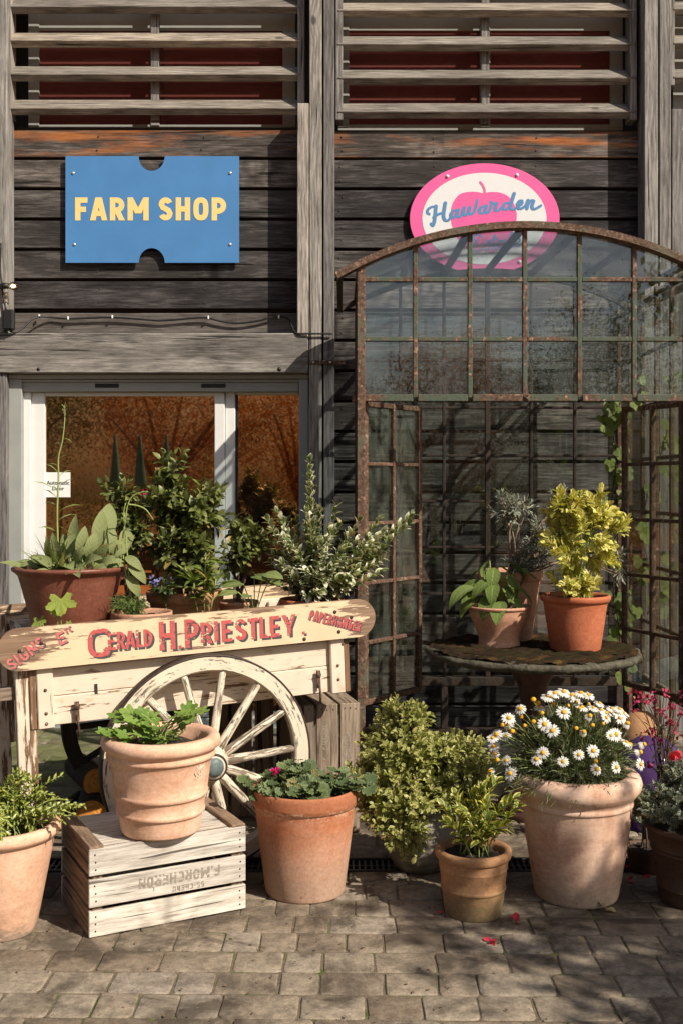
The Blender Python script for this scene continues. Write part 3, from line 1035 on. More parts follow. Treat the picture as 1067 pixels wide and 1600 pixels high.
xl0, xl1 = X(-10, CF), X(486, CF)
lt = [(203, 245)] + [(250 + 47.4 * i, 292.5 + 47.4 * i) for i in range(5)] + [(489, 522)]
boards(xl0, xl1, lt, 'cladding', lambda i: 'cladding_orange' if i == 0 else ('cladding_pale' if i == 6 else 'cladding'))
xr0, xr1 = X(516, CF), X(1000, CF)
rt = [(205, 246)] + [(250 + 47.4 * i, 292.5 + 47.4 * i) for i in range(19)]
boards(xr0, xr1, rt, 'cladding', lambda i: 'cladding_orange' if i == 0 else 'cladding')
boards(X(1046, CF), X(1290, CF), rt, 'cladding', lambda i: 'cladding_orange' if i == 0 else 'cladding')
boards(X(-420, CF), X(-14, CF), [(203 + 47.4 * i, 246 + 47.4 * i) for i in range(20)], 'cladding', lambda i: 'cladding')
mb = MB()                                   # nail heads along the boards
for (xa_, xb_, tops_) in ((xl0, xl1, lt[:6]), (xr0, xr1, rt)):
    for (yt, yb) in tops_:
        for k in (.035, .33, .66, .955):
            for q in (.25, .75):
                mb.ball((lerp(xa_, xb_, k) + random.uniform(-.012, .012), CF - .0006, Z(lerp(yt, yb, q), CF) + random.uniform(-.006, .006)), (.0055, .002, .0055))
mb.build('nail', 'iron', bld)
mb = MB()                                   # dark building paper behind the boards, and the room
mb.box((X(-205, 7.09), 7.09, 2.2), (X(-10, 7.09) - X(-400, 7.09), .02, 4.4))
mb.box((X(900, 7.09), 7.09, 1.9), (X(1300, 7.09) - X(500, 7.09), .02, 3.8))
mb.box((X(235, 7.09), 7.09, (Z(200, 7.09) + Z(575, 7.09)) / 2), (X(486, 7.09) - X(-12, 7.09), .02, Z(200, 7.09) - Z(575, 7.09)))
mb.box((0, 10.2, 3.1), (8.2, .05, 6.3)); mb.box((-3.9, 8.7, 3.1), (.05, 2.9, 6.1)); mb.box((3.9, 8.7, 3.1), (.05, 2.9, 6.1))
mb.box((0, 8.65, 6.2), (8, 2.9, .05)); mb.box((0, 8.65, -.02), (7.6, 3.1, .03))
mb.build('wall', 'dark_room', bld)

# posts: the pairs of uprights between the bays
for (a, b, yt, yb, yf, mt) in ((-70, -24, -160, 1150, PF, 'post'), (-22, 11.5, -160, 520, PF + .005, 'post'), (-6, 11, 584, 1150, PF + .015, 'post'), (464.5, 482.5, 161, 521, PF - .004, 'post'), (483.5, 503, -160, 1150, PF, 'post'), (505.5, 522.5, -160, 1150, PF + .003, 'post'),
                               (1006, 1027.5, -160, 1150, PF, 'post'), (1029.5, 1047.5, -160, 1150, PF + .002, 'post'), (1049, 1066, 170, 1150, PF + .03, 'post')):
    x0, x1 = X(a, yf), X(b, yf)
    zt, zb = Z(yt, yf), max(.0, Z(yb, yf))
    mb = MB().box(((x0 + x1) / 2, (yf + CF - .003) / 2, (zt + zb) / 2), (x1 - x0, CF - .003 - yf, zt - zb), grain=2, bevel=.004)
    mb.build('post', mt, bld)
# lintel beam over the door with its flashing
mb = MB().box(((X(-60, PF) + X(482, PF)) / 2, (PF - .004 + 7.015) / 2, (Z(520.5, PF) + Z(583, PF)) / 2), (X(482, PF) - X(-60, PF), 7.015 - PF + .004, Z(520.5, PF) - Z(583, PF)), grain=0, bevel=.006, rnd=.6)
mb.build('lintel', 'beam', bld)
mb = MB()
for px, py, r in ((61, 577, .011), (437, 577, .013)):
    mb.tube([(X(px, PF), PF - .0055, Z(py, PF)), (X(px, PF), PF + .02, Z(py, PF))], r, 12)
mb.build('bolt_hole', 'black', bld)

M['blind'] = m_flat('pink_blind', (.38, .175, .18), .8)
# louvred windows
def louvre_bay(x0, x1, ys, mull, rails):
    """x in pixels at the cladding plane"""
    Ys = 6.995
    root = bld
    fr = MB()
    for i, y in enumerate(ys):
        zc = Z(y - 11, Ys)
        xa, xb = X(x0, Ys), X(x1, Ys)
        T = Matrix.Translation(((xa + xb) / 2, Ys, zc)) @ Matrix.Rotation(R(44), 4, 'X')
        s = MB().box((0, 0, 0), (xb - xa, .118, .05), T, grain=0, bevel=.004)
        s.build('louvre_slat', 'louvre', root)
    top, bot = Z(ys[0] - 60, CF), Z(ys[-1] + 9, CF)
    m_ = MB()
    xm = X(mull, 6.97)
    m_.box((xm, 7.035, (top + bot) / 2), (.052, .045, top - bot), grain=2)
    m_.build('louvre_upright', 'post', root)
    for xe in rails:
        MB().box((X(xe, 6.97), 7.0, (top + bot) / 2), (.045, .115, top - bot), grain=2).build('louvre_upright', 'post', root)


pitch = 52.6
louvre_bay(8, 470, [-84 + 0, -31.4, 21.5, 74, 126.5, 179], 240.5, (14, 471))
louvre_bay(527, 990, [-79, -26, 27, 79.5, 132, 184.5], 759, (530, 987))
louvre_bay(1047, 1420, [-79, -26, 25, 78, 131], 1230, (1046, 1420))
# windows behind the louvres
for (a, b, mid, wid) in ((45, 462, 243, 14), (528, 972, 757, 16), (1050, 1400, 1220, 14)):
    Yw = 7.13
    mb = MB()
    z0, z1 = Z(199, Yw), Z(-140, Yw)
    for (p, q, u, v) in ((a, a + 17, -140, 199), (b - 20, b, -140, 199), (mid - wid / 2, mid + wid / 2, -140, 199)):
        mb.box(((X(p, Yw) + X(q, Yw)) / 2, Yw + .02, (z0 + z1) / 2), (X(q, Yw) - X(p, Yw), .05, z1 - z0))
    for (u, v) in ((-10, 48), (194, 204)):
        mb.box(((X(a, Yw) + X(b, Yw)) / 2, Yw + .026, (Z(u, Yw) + Z(v, Yw)) / 2), (X(b, Yw) - X(a, Yw), .05, Z(u, Yw) - Z(v, Yw)))
    f = mb.build('window_frame', 'grey_frame', bld)
    mb = MB().box(((X(a, Yw) + X(b, Yw)) / 2, Yw + .006, (Z(45, Yw) + Z(198, Yw)) / 2), (X(b, Yw) - X(a, Yw) - .06, .006, Z(45, Yw) - Z(198, Yw)))
    mb.build('window_pane', 'film_pink', f)
    MB().box(((X(a, Yw) + X(b, Yw)) / 2, Yw + .016, (Z(45, Yw) + Z(198, Yw)) / 2), (X(b, Yw) - X(a, Yw) - .06, .006, Z(45, Yw) - Z(198, Yw))).build('blind', M['blind'], f)
# iron strap on the posts
mb = MB().box(((X(484, 6.85) + X(540, 6.85)) / 2, 6.852, Z(566, 6.85)), (X(540, 6.85) - X(484, 6.85), .008, .024))
mb.build('iron_strap', 'rust_brown', bld)
mb = MB()
for p in (490, 516): mb.ball((X(p, 6.846), 6.846, Z(566, 6.846)), (.007, .004, .007))
mb.build('strap_screw', 'screw', bld)

# sliding door
DY = 7.0
door = MB()
def fr(mb, px0, px1, py0, py1, Yf, d, bev=.004):
    mb.box(((X(px0, Yf) + X(px1, Yf)) / 2, Yf + d / 2, (Z(py0, Yf) + Z(py1, Yf)) / 2), (X(px1, Yf) - X(px0, Yf), d, Z(py0, Yf) - Z(py1, Yf)), bevel=bev)
fr(door, 11.7, 34.5, 592, 1141, 6.93, .09); door.build('door_surround', 'grey_frame', bld); door = MB(); fr(door, 467.5, 482, 592, 1141, 6.925, .09)
door.build('door_surround', 'grey_frame', bld)
mb = MB(); fr(mb, -4, 482, 584.5, 591.5, 6.915, .1); fr(mb, 15, 476, 592.5, 597, 6.94, .08)
mb.build('door_flashing', 'grey_frame', bld)
mb = MB(); fr(mb, 32, 467, 597, 612, 6.955, .1)
hd = mb.build('door_header', 'grey_frame', bld)
mb = MB()
for p, q in ((149, 186), (315, 353)): fr(mb, p, q, 599.5, 605.5, 6.948, .012)
mb.build('header_slot', 'black', hd)
mb = MB(); fr(mb, 35, 48.5, 612.5, 1136, DY - .02, .08); fr(mb, 50, 71, 613, 1122, DY, .05); fr(mb, 335.5, 351.5, 613, 1122, DY, .05)
fr(mb, 71, 335.5, 613, 619, DY + .002, .045); fr(mb, 71, 335.5, 1096, 1121, DY + .002, .045)
dl = mb.build('door', 'white_frame', bld)
mb = MB(); fr(mb, 70, 337, 617, 1098, DY + .02, .006); mb.build('door_pane', 'film', dl)
mb = MB(); fr(mb, 352.5, 368, 612, 1134, DY + .02, .06); fr(mb, 368, 467, 612, 617, DY + .03, .05); fr(mb, 368, 467, 1112, 1134, DY + .03, .05)
fr(mb, 35, 467, 1123, 1140, DY - .01, .09)
dr = mb.build('side_light', 'white_frame', bld)
mb = MB(); fr(mb, 366, 469, 615, 1114, DY + .05, .006); mb.build('side_light_pane', 'film', dr)
mb = MB(); fr(mb, 368.3, 372, 617, 1112, DY + .03, .03); mb.build('glazing_seal', 'black', dr)

# notice on the door
nt = thing('door_notice', 'white paper notice reading automatic door stuck low on the door glass', 'notice', (X(91, 7.01), 7.01, Z(776, 7.01)))
mb = MB().box((X(91, 7.015), 7.0165, Z(757.5, 7.015)), (X(111, 7.01) - X(72, 7.01), .003, Z(738, 7.01) - Z(777, 7.01)), bevel=.0005)
mb.build('paper', 'paper', nt)
def text_mesh(s, size, T, name, mat, parent, off=0.0):
    cu = bpy.data.curves.new(name, 'FONT'); cu.body = s; cu.size = size; cu.align_x = 'CENTER'; cu.offset = off
    o = bpy.data.objects.new(name, cu); COL.objects.link(o)
    dg = bpy.context.evaluated_depsgraph_get()
    me = bpy.data.meshes.new_from_object(o.evaluated_get(dg))
    bpy.data.objects.remove(o); bpy.data.curves.remove(cu)
    me.transform(T @ Matrix.Rotation(R(90), 4, 'X'))
    v = np.zeros(len(me.vertices) * 3); me.vertices.foreach_get('co', v)
    mb = MB(); mb.add(v.reshape(-1, 3), [tuple(p.vertices) for p in me.polygons])
    bpy.data.meshes.remove(me)
    return mb.build(name, mat, parent)
text_mesh('Automatic', .034, Matrix.Translation((X(91, 7.01), 7.0138, Z(757, 7.01))), 'lettering', 'ink', nt, .0006)
text_mesh('Door', .034, Matrix.Translation((X(91, 7.01), 7.0138, Z(766, 7.01))), 'lettering', 'ink', nt, .0006)

# exit box hanging inside the side light
eb = thing('exit_box', 'dark green exit light box hung inside the glass beside the door', 'exit sign', (X(417, 7.2), 7.2, Z(643, 7.2)))
mb = MB().box((X(417, 7.2), 7.22, Z(630, 7.2)), (.19, .05, .1)); mb.build('case', m_flat('exit_green', (.03, .09, .045), .5), eb)
mb = MB().box((X(417, 7.2), 7.192, Z(628, 7.2)), (.03, .004, .05)); mb.build('running_figure_mark', 'paper', eb)

# bulb and cable
fb = thing('festoon_bulb', 'glowing clear bulb in a black holder on the left post', 'bulb', (X(10, 6.84), 6.85, Z(470, 6.84)))
Yb = 6.82
mb = MB().tube([(X(0, Yb), 6.85, Z(446, Yb)), (X(7, Yb), Yb, Z(446.5, Yb)), (X(14, Yb), Yb, Z(447, Yb))], [.018, .02, .017], 12)
mb.tube(spline([P(2, 380, 6.845), P(1, 420, 6.845), P(4, 446, 6.84), P(6, 465, 6.845), P(11, 486, 6.84)], 5), .006, 6)
mb.build('holder', 'black', fb)
mg = Mat('bulb_glass'); nb = mg.n('Fresnel', IOR=1.35).outputs[0]
mg.done(mg.mixs(nb, mg.n('BsdfTransparent', Color=(1, .9, .75)).outputs[0], mg.n('BsdfGlossy', Roughness=.02).outputs[0]))
Tb = Matrix.Translation((X(14, Yb), Yb, Z(447, Yb))) @ Matrix.Rotation(R(90), 4, 'Y')
mb = MB().lathe([(.012, 0), (.02, .012), (.027, .03), (.024, .05), (.012, .061), (0, .064)], 20, Tb); mb.build('glass_globe', mg.m, fb)
me_ = Mat('bulb_filament'); me_.done(me_.n('Emission', Color=(1, .62, .25), Strength=14.0).outputs[0])
mb = MB().lathe([(.0, .012), (.008, .02), (.009, .036), (.0, .044)], 10, Tb); mb.build('filament', me_.m, fb)
jb = thing('junction_box', 'black junction box on the left post above the lintel', 'junction box', P(15, 518, 6.83))
mb = MB().box((X(14.5, 6.83), 6.835, Z(500, 6.83)), (.068, .045, .13), bevel=.01); mb.build('case', 'black', jb)
mb = MB().box((X(14.5, 6.83), 6.809, Z(500, 6.83)), (.05, .006, .11), bevel=.003); mb.build('cover', 'black', jb)
cb = thing('black_cable', 'black cable sagging between clips along the ledge above the lintel', 'cable', P(250, 500, 7.0))
pts = [(16, 517), (24, 519.5), (36, 513), (48, 501), (62, 495), (80, 496), (107, 498), (140, 497), (176, 496), (210, 498), (250, 501), (280, 499), (310, 496.5), (326, 497), (345, 502), (372, 505), (400, 502), (425, 496), (440, 495), (452, 500), (462, 520), (484, 521.3), (505, 521.5), (520, 521.5)]
path = [P(p, q, lerp(6.83, 6.998, min(1, max(0, (p - 16) / 60))) if p < 440 else lerp(6.998, 6.842, min(1, (p - 440) / 24))) for p, q in pts]
mb = MB().tube(spline(path, 4), .0065, 6); mb.build('cord', 'black', cb)
for p, q in ((62, 494), (107, 497), (176, 495), (326, 496), (436, 495)):
    MB().box(P(p, q, 6.99), (.009, .016, .022)).build('clip', 'white_frame', cb)

# ================================================================== signs
SY = 6.985
sg = thing('farm_shop_sign', 'blue ticket shaped board with yellow farm shop lettering', 'sign', (X(238, SY), SY, Z(411, SY)))
o = []
xa, xb, zb, zt, xc = X(103, SY), X(374, SY), Z(410.5, SY), Z(244, SY), X(237.5, SY)
rr = 20.5 * SY / F
o += [(xa, zb)] + [(xc - rr * math.cos(a), zb + rr * 1.12 * math.sin(a)) for a in np.linspace(0, PI, 20)] + [(xb, zb), (xb, zt)]
o += [(xc + rr * math.cos(a), zt - rr * 1.12 * math.sin(a)) for a in np.linspace(0, PI, 20)] + [(xa, zt)]
# the outline is not convex: build it as three strips side by side with shared edges
mb = MB()
n = len(o)
def ngon(outline, y0, y1):
    bmv = [(x, y0, z) for x, z in outline]; bk = [(x, y1, z) for x, z in outline]
    k = len(outline)
    mb.add(bmv + bk, [tuple(range(k)), tuple(range(2 * k - 1, k - 1, -1))] + [(i, k + i, k + (i + 1) % k, (i + 1) % k) for i in range(k)])
ngon(o, SY, SY + .012)
mb.build('panel', 'blue', sg)
mb = MB(); T = Matrix.Translation((0, SY, 0))
hh = Z(308.5, SY) - Z(344.5, SY)
word(mb, 'FARM SHOP', T, X(118, SY), Z(344.5, SY), hh, {'*': .63, 'F': .54, 'A': .7, 'M': .92, ' ': .3, 'S': .6, 'O': .66}, .235, .135)
mb.build('lettering', 'yellow', sg)
for p, q in ((115, 270.5), (360, 270.5), (117, 382), (360, 382)):
    MB().lathe([(.0095, 0), (.0095, .003), (.006, .006), (0, .0065)], 14, Matrix.Translation((X(p, SY), SY - .0002, Z(q, SY))) @ Matrix.Rotation(R(90), 4, 'X')).build('screw', 'screw', sg)

PY = 6.985
sg2 = thing('orchard_sign', 'oval pink and white board with a pink apple and blue script lettering', 'sign', (X(756, PY), PY, Z(427, PY)))
def ell(cx, cy, a, b, n=72, a0=0):
    return [(X(cx + a * math.cos(t), PY), Z(cy - b * math.sin(t), PY)) for t in np.linspace(0, 2 * PI, n, endpoint=False)]
mb = MB().prism(ell(756.5, 341.5, 117, 86.5), PY, PY + .012); mb.build('panel', 'pink', sg2)
mb = MB().prism(ell(756, 341.5, 97, 71.5), PY - .0015, PY + .001, bevel=.0003); mb.build('inner_field', 'white', sg2)
ap = [(754, 302), (766, 300), (780, 301), (792, 306), (801, 316), (806, 330), (806, 345), (801, 362), (792, 378), (780, 390), (766, 395), (755, 392), (744, 395), (730, 390), (718, 378), (709, 362), (704, 345), (704, 328), (708, 315), (717, 304), (730, 300), (744, 300)]
ap = spline([Vector((a, b, 0)) for a, b in ap + ap[:1]], 4)[:-1]
mb = MB().prism([(X(v.x, PY), Z(v.y, PY)) for v in ap][::-1], PY - .0028, PY - .001, bevel=.0003)
ribbon(mb, [(X(p, PY), Z(q, PY)) for p, q in ((757, 305), (756, 296), (753, 289), (749.5, 285))], 3.6 * PY / F, Matrix.Translation((0, PY, 0)), .0029, round_cap=True)
mb.build('apple_emblem', 'pink', sg2)
mb = MB()
def script(strokes, sc, ox, oy, w, dz=.0032):
    for i, st in enumerate(strokes):
        pts = spline([Vector((a, b, 0)) for a, b in st], 5)
        wd = []
        for j in range(len(pts)):
            d = (pts[min(j + 1, len(pts) - 1)] - pts[max(0, j - 1)])
            if d.length < 1e-6: wd.append(w); continue
            d.normalize()
            wd.append(w * (.62 + .5 * abs(d.y) * (1 if d.y > 0 else .55)) * PY / F)
        ribbon(mb, [(X(ox + v.x / sc, PY), Z(oy + v.y / sc, PY)) for v in pts], w, Matrix.Translation((0, PY, 0)), dz + .0002 * (i % 7), dz + .0002 * (i % 7) + .0001, True, wd)
HW = [[(165, 388), (152, 378), (158, 357), (182, 342), (209, 340)], [(207, 338), (203, 385), (197, 435), (187, 462), (176, 450)], [(267, 318), (259, 365), (256, 402), (265, 425), (283, 430), (300, 412)], [(192, 408), (225, 388), (262, 378)],
      [(345, 368), (322, 366), (304, 390), (311, 413), (330, 402), (345, 372)], [(349, 362), (342, 392), (352, 408), (370, 396), (384, 352)],
      [(388, 348), (381, 380), (392, 396), (409, 384), (421, 350)], [(423, 346), (418, 380), (432, 392), (452, 372), (462, 340), (470, 300)],
      [(524, 343), (500, 342), (484, 366), (492, 385), (511, 377), (525, 346)], [(530, 334), (522, 366), (532, 382), (550, 368), (563, 322)],
      [(560, 312), (574, 324), (594, 318), (586, 348), (591, 367), (610, 364), (625, 350)],
      [(690, 326), (668, 316), (645, 326), (636, 348), (648, 361), (670, 350), (688, 322)], [(708, 258), (692, 308), (685, 342), (694, 360), (714, 354), (734, 338)],
      [(734, 338), (758, 322), (757, 303), (742, 306), (731, 330), (742, 353), (764, 347), (785, 328), (796, 302)], [(797, 302), (790, 352)], [(792, 338), (812, 304), (831, 304), (822, 336), (830, 356), (850, 352), (880, 334)]]
script(HW, 4.104, 630, 240, 5.0)
ES = [[(753, 371), (745, 367), (738, 372), (744, 379), (737, 386), (742, 393), (753, 389)], [(753, 389), (760, 378), (763, 377), (765, 386), (761, 391), (757, 389)], [(772, 368), (770, 384), (772, 390), (778, 386)], [(767, 375), (777, 373)],
      [(786, 376), (780, 377), (777, 384), (781, 389), (786, 382)], [(788, 375), (786, 385), (790, 388), (795, 380)], [(799, 364), (796, 382), (799, 387), (804, 382)], [(793, 372), (804, 369)], [(804, 382), (811, 377), (810, 371), (805, 373), (803, 380), (807, 386), (815, 380)]]
script(ES, 1, 0, 0, 3.6)
mb.build('lettering', 'script_blue', sg2)
for p, q in ((698.5, 275.5), (807, 273.5), (811, 409), (702, 411)):
    MB().lathe([(.011, 0), (.011, .004), (.007, .008), (0, .009)], 14, Matrix.Translation((X(p, PY), PY - .0002, Z(q, PY))) @ Matrix.Rotation(R(90), 4, 'X')).build('screw', 'white', sg2)


# ================================================================== greenhouse
YF, YB = 5.3, 6.65
GX0, GX1 = X(563, YF), X(1075, YF)
GC = (GX0 + GX1) / 2
gh = thing('iron_greenhouse', 'rusty green iron framed arched greenhouse with old glass standing against the timber wall', 'greenhouse', (GC, YF, 0))
ZT = [Z(437, YF), Z(530, YF), Z(622, YF)]
AR = 585 * YF / F
ATOP = Z(354, YF)
def arch_z(x, top=ATOP): return top - AR + math.sqrt(max(0, AR * AR - (x - GC) ** 2))
vx = [lerp(GX0, GX1, k / 6) for k in range(7)]
front = MB()
bw = .0225
for k in (0, 6):
    front.box((vx[k] + (.002 if k == 0 else -.002), YF, (arch_z(vx[k])) / 2), (.04, .045, arch_z(vx[k])), bevel=.004)
    front.build('front_post', 'rust_arch', gh); front = MB()
for k in range(1, 6):
    front.box((vx[k], YF, (ZT[2] + arch_z(vx[k])) / 2), (bw, .022, arch_z(vx[k]) - ZT[2]))
for j, z in enumerate(ZT):
    for k in range(6):
        front.box(((vx[k] + vx[k + 1]) / 2, YF, z), (vx[k + 1] - vx[k] - bw, .02 if j < 2 else .03, bw if j < 2 else .034))
front.build('front_frame', 'rust', gh)
def archbar(mb, y, top, x0, x1, w, d, n=40):
    vs, fs = [], []
    for i in range(n + 1):
        x = lerp(x0, x1, i / n); z = arch_z(x, top)
        nx, nz = (x - GC) / AR, math.sqrt(1 - ((x - GC) / AR) ** 2)
        for (a, b) in ((-1, -1), (1, -1), (1, 1), (-1, 1)):
            vs.append((x + nx * b * w / 2, y + a * d / 2, z + nz * b * w / 2))
    for i in range(n):
        for k in range(4):
            k2 = (k + 1) % 4
            fs.append((i * 4 + k, i * 4 + k2, (i + 1) * 4 + k2, (i + 1) * 4 + k))
    fs += [(3, 2, 1, 0), tuple(n * 4 + k for k in range(4))]
    mb.add(vs, fs)
mb = MB(); archbar(mb, YF - .012, ATOP, GX0 - .115, GX1 + .115, .032, .07); mb.build('front_arch', 'rust_arch', gh)
# roof: purlins running back, an arch at the back, curved glass
DZB = .045
mb = MB()
for k in range(7):
    x = vx[k]
    mb.bar((x, YF + .03, arch_z(x) + .006), (x, YB, arch_z(x) + DZB + .006), .034, .026)
for e in (-.1, .1):
    x = (GX0 if e < 0 else GX1) + e
    mb.bar((x, YF, arch_z(x)), (x, YB, arch_z(x) + DZB), .03, .03)
archbar(mb, YB, ATOP + DZB, GX0 - .1, GX1 + .1, .03, .04)
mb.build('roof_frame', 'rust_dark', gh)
def curved(y0, y1, t0, t1, x0, x1, n=30, th=.004):
    vs, fs = [], []
    for i in range(n + 1):
        x = lerp(x0, x1, i / n)
        for (y, t) in ((y0, t0), (y1, t1)):
            z = arch_z(x, t)
            vs += [(x, y, z + .012), (x, y, z + .012 + th)]
    for i in range(n):
        a, b = i * 4, (i + 1) * 4
        fs += [(a, b, b + 2, a + 2), (a + 1, a + 3, b + 3, b + 1), (a, a + 1, b + 1, b), (a + 2, b + 2, b + 3, a + 3)]
    return MB().add(vs, fs, None, .5, True)
for k in range(6):
    curved(YF + .03, YB - .02, ATOP, ATOP + DZB, vx[k] + .011, vx[k + 1] - .011, 6).build('roof_pane', 'roof_glass', gh)
# front panes
for k in range(6):
    for j in range(3):
        x0, x1 = vx[k] + bw / 2, vx[k + 1] - bw / 2
        if k == 0: x0 += .008
        if k == 5: x1 -= .008
        z0 = ZT[j] + bw / 2 + (.003 if j == 2 else 0)
        n = 8
        top = [(lerp(x1, x0, i / n), (arch_z(lerp(x1, x0, i / n)) - .017) if j == 0 else ZT[j - 1] - bw / 2) for i in range(n + 1)]
        MB().prism([(x0, z0), (x1, z0)] + top, YF + .002 + random.uniform(-.001, .001), YF + .006, bevel=.0004).build('pane', 'glass', gh)
# back wall
mb = MB()
bz = [2.58, 2.30, 2.014, 1.724, 1.449, 1.171, .89, .60]
sill = .385
for k in range(7):
    x = vx[k]
    zt = arch_z(x, ATOP + DZB) - .015
    mb.box((x, YB, (zt + sill) / 2), (.03 if k == 3 else .018, .025, zt - sill))
for z in bz:
    mb.box((GC, YB + .001, z), (GX1 - GX0, .018, .016))
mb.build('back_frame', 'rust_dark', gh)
mb = MB(); mb.box((GC, YB - .01, sill - .02), (GX1 - GX0, .06, .05)); mb.box((GC, YB - .01, .05), (GX1 - GX0, .06, .06))
for k in (0, 2, 4, 6): mb.box((vx[k], YB - .01, .22), (.04, .05, .28))
mb.build('back_sill', 'rust_dark', gh)
n = 16
for k in range(6):
    zs = [sill] + bz[::-1]
    for a, b in zip(zs, zs[1:]):
        MB().box(((vx[k] + vx[k + 1]) / 2, YB + .004, (a + b) / 2), (vx[k + 1] - vx[k] - .024, .004, b - a - .022), bevel=.0005).build('back_pane', 'back_glass', gh)
# sides
for gx, nm in ((GX0, 'side'), (GX1, 'side')):
    mb = MB()
    zt = arch_z(gx) - .01
    ny = 5
    for k in range(1, ny + 1):
        y = lerp(YF, YB, k / ny)
        mb.box((gx, y - (.015 if k == ny else 0), zt / 2 + .02), (.022, .024, zt - .04))
    for z in [2.56, 2.27, 1.98, 1.69, 1.40, 1.11, .8, .48, .05]:
        mb.box((gx, (YF + YB) / 2, z), (.018, YB - YF - .05, .02 if z > .5 else .04))
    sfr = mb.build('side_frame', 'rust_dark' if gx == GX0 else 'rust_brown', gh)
    for k in range(ny):
        y0, y1 = lerp(YF, YB, k / ny) + .013, lerp(YF, YB, (k + 1) / ny) - .013
        MB().box((gx + .004, (y0 + y1) / 2, (zt + .5) / 2), (.004, y1 - y0, zt - .52), bevel=.0005).build('side_pane', 'casement_glass', sfr)
# casements, opened inwards
def casement(hx, hy, fx, fy, z0, z1, mat):
    d = Vector((fx - hx, fy - hy, 0)); L = d.length
    a = math.atan2(d.y, d.x)
    T = Matrix.Translation((hx, hy, 0)) @ Matrix.Rotation(a, 4, 'Z')
    mb = MB(); mb.M = None
    w = .026
    for x in (w / 2, L - w / 2, L / 2): mb.box((x, 0, (z0 + z1) / 2), (w if x != L / 2 else .02, .03, z1 - z0), T)
    rows = 5
    zz = [lerp(z0 + .013, z1 - .013, k / rows) for k in range(rows + 1)]
    for i, z in enumerate(zz):
        wz = .026 if i in (0, rows) else .018
        for (xa, xb) in ((w, L / 2 - .01), (L / 2 + .01, L - w)):
            mb.box(((xa + xb) / 2, 0, z), (xb - xa, .026, wz), T)
    c = mb.build('casement', mat, gh)
    for i in range(rows):
        for (xa, xb) in ((w, L / 2 - .01), (L / 2 + .01, L - w)):
            za, zb_ = zz[i] + (.013 if i == 0 else .009), zz[i + 1] - (.013 if i == rows - 1 else .009)
            MB().box(((xa + xb) / 2, .004, (za + zb_) / 2), (xb - xa, .003, zb_ - za), T, bevel=.0004).build('casement_pane', 'casement_glass', c)
    return c
casement(GX0 + .012, YF + .03, .405, 5.71, .478, 1.953, 'rust_brown')
casement(GX1 - .012, YF + .03, 1.473, 5.76, .50, 1.953, 'rust_brown')
mb = MB().lathe([(.014, -.02), (.014, .0), (.008, .004), (.012, .012), (.0, .018)], 14, Matrix.Translation((X(822, YF), YF - .018, Z(625, YF))) @ Matrix.Rotation(R(90), 4, 'X'))
mb.build('catch', 'rust_brown', gh)
mb = MB().box((GX0 - .03, YF + .02, Z(620, YF)), (.02, .03, .05)).build('hinge_lug', 'rust_brown', gh)
# low iron plinth under the front, left side
mb = MB().box((GX0 - .002, (YF + YB) / 2, .12), (.03, YB - YF - .06, .2)).build('plinth', 'rust_dark', gh)


# ================================================================== the handcart
PSI = R(23)
CO = Vector((-.538, 4.44, 0))
cart = thing('handcart', 'cream painted wooden handcart with large spoked wheels and a lettered name board', 'handcart', (-.55, 4.85, 0), PSI)
MC = Matrix.Translation(CO + Vector((0, 0, .432))) @ Matrix.Rotation(PSI, 4, 'Z') @ Matrix.Rotation(R(-2.2), 4, 'Y') @ Matrix.Translation((0, 0, -.432))


def capsule(x0, x1, z0, z1, n=14, rx=.08):
    h = (z1 - z0) / 2; c = (z0 + z1) / 2
    e = 1.0
    pts = []
    for a in np.linspace(-PI / 2, PI / 2, n):
        pts.append((x1 - rx + rx * math.copysign(abs(math.cos(a)) ** e, math.cos(a)), c + h * math.copysign(abs(math.sin(a)) ** e, math.sin(a))))
    for a in np.linspace(PI / 2, 3 * PI / 2, n):
        pts.append((x0 + rx + rx * math.copysign(abs(math.cos(a)) ** e, math.cos(a)), c + h * math.copysign(abs(math.sin(a)) ** e, math.sin(a))))
    return pts


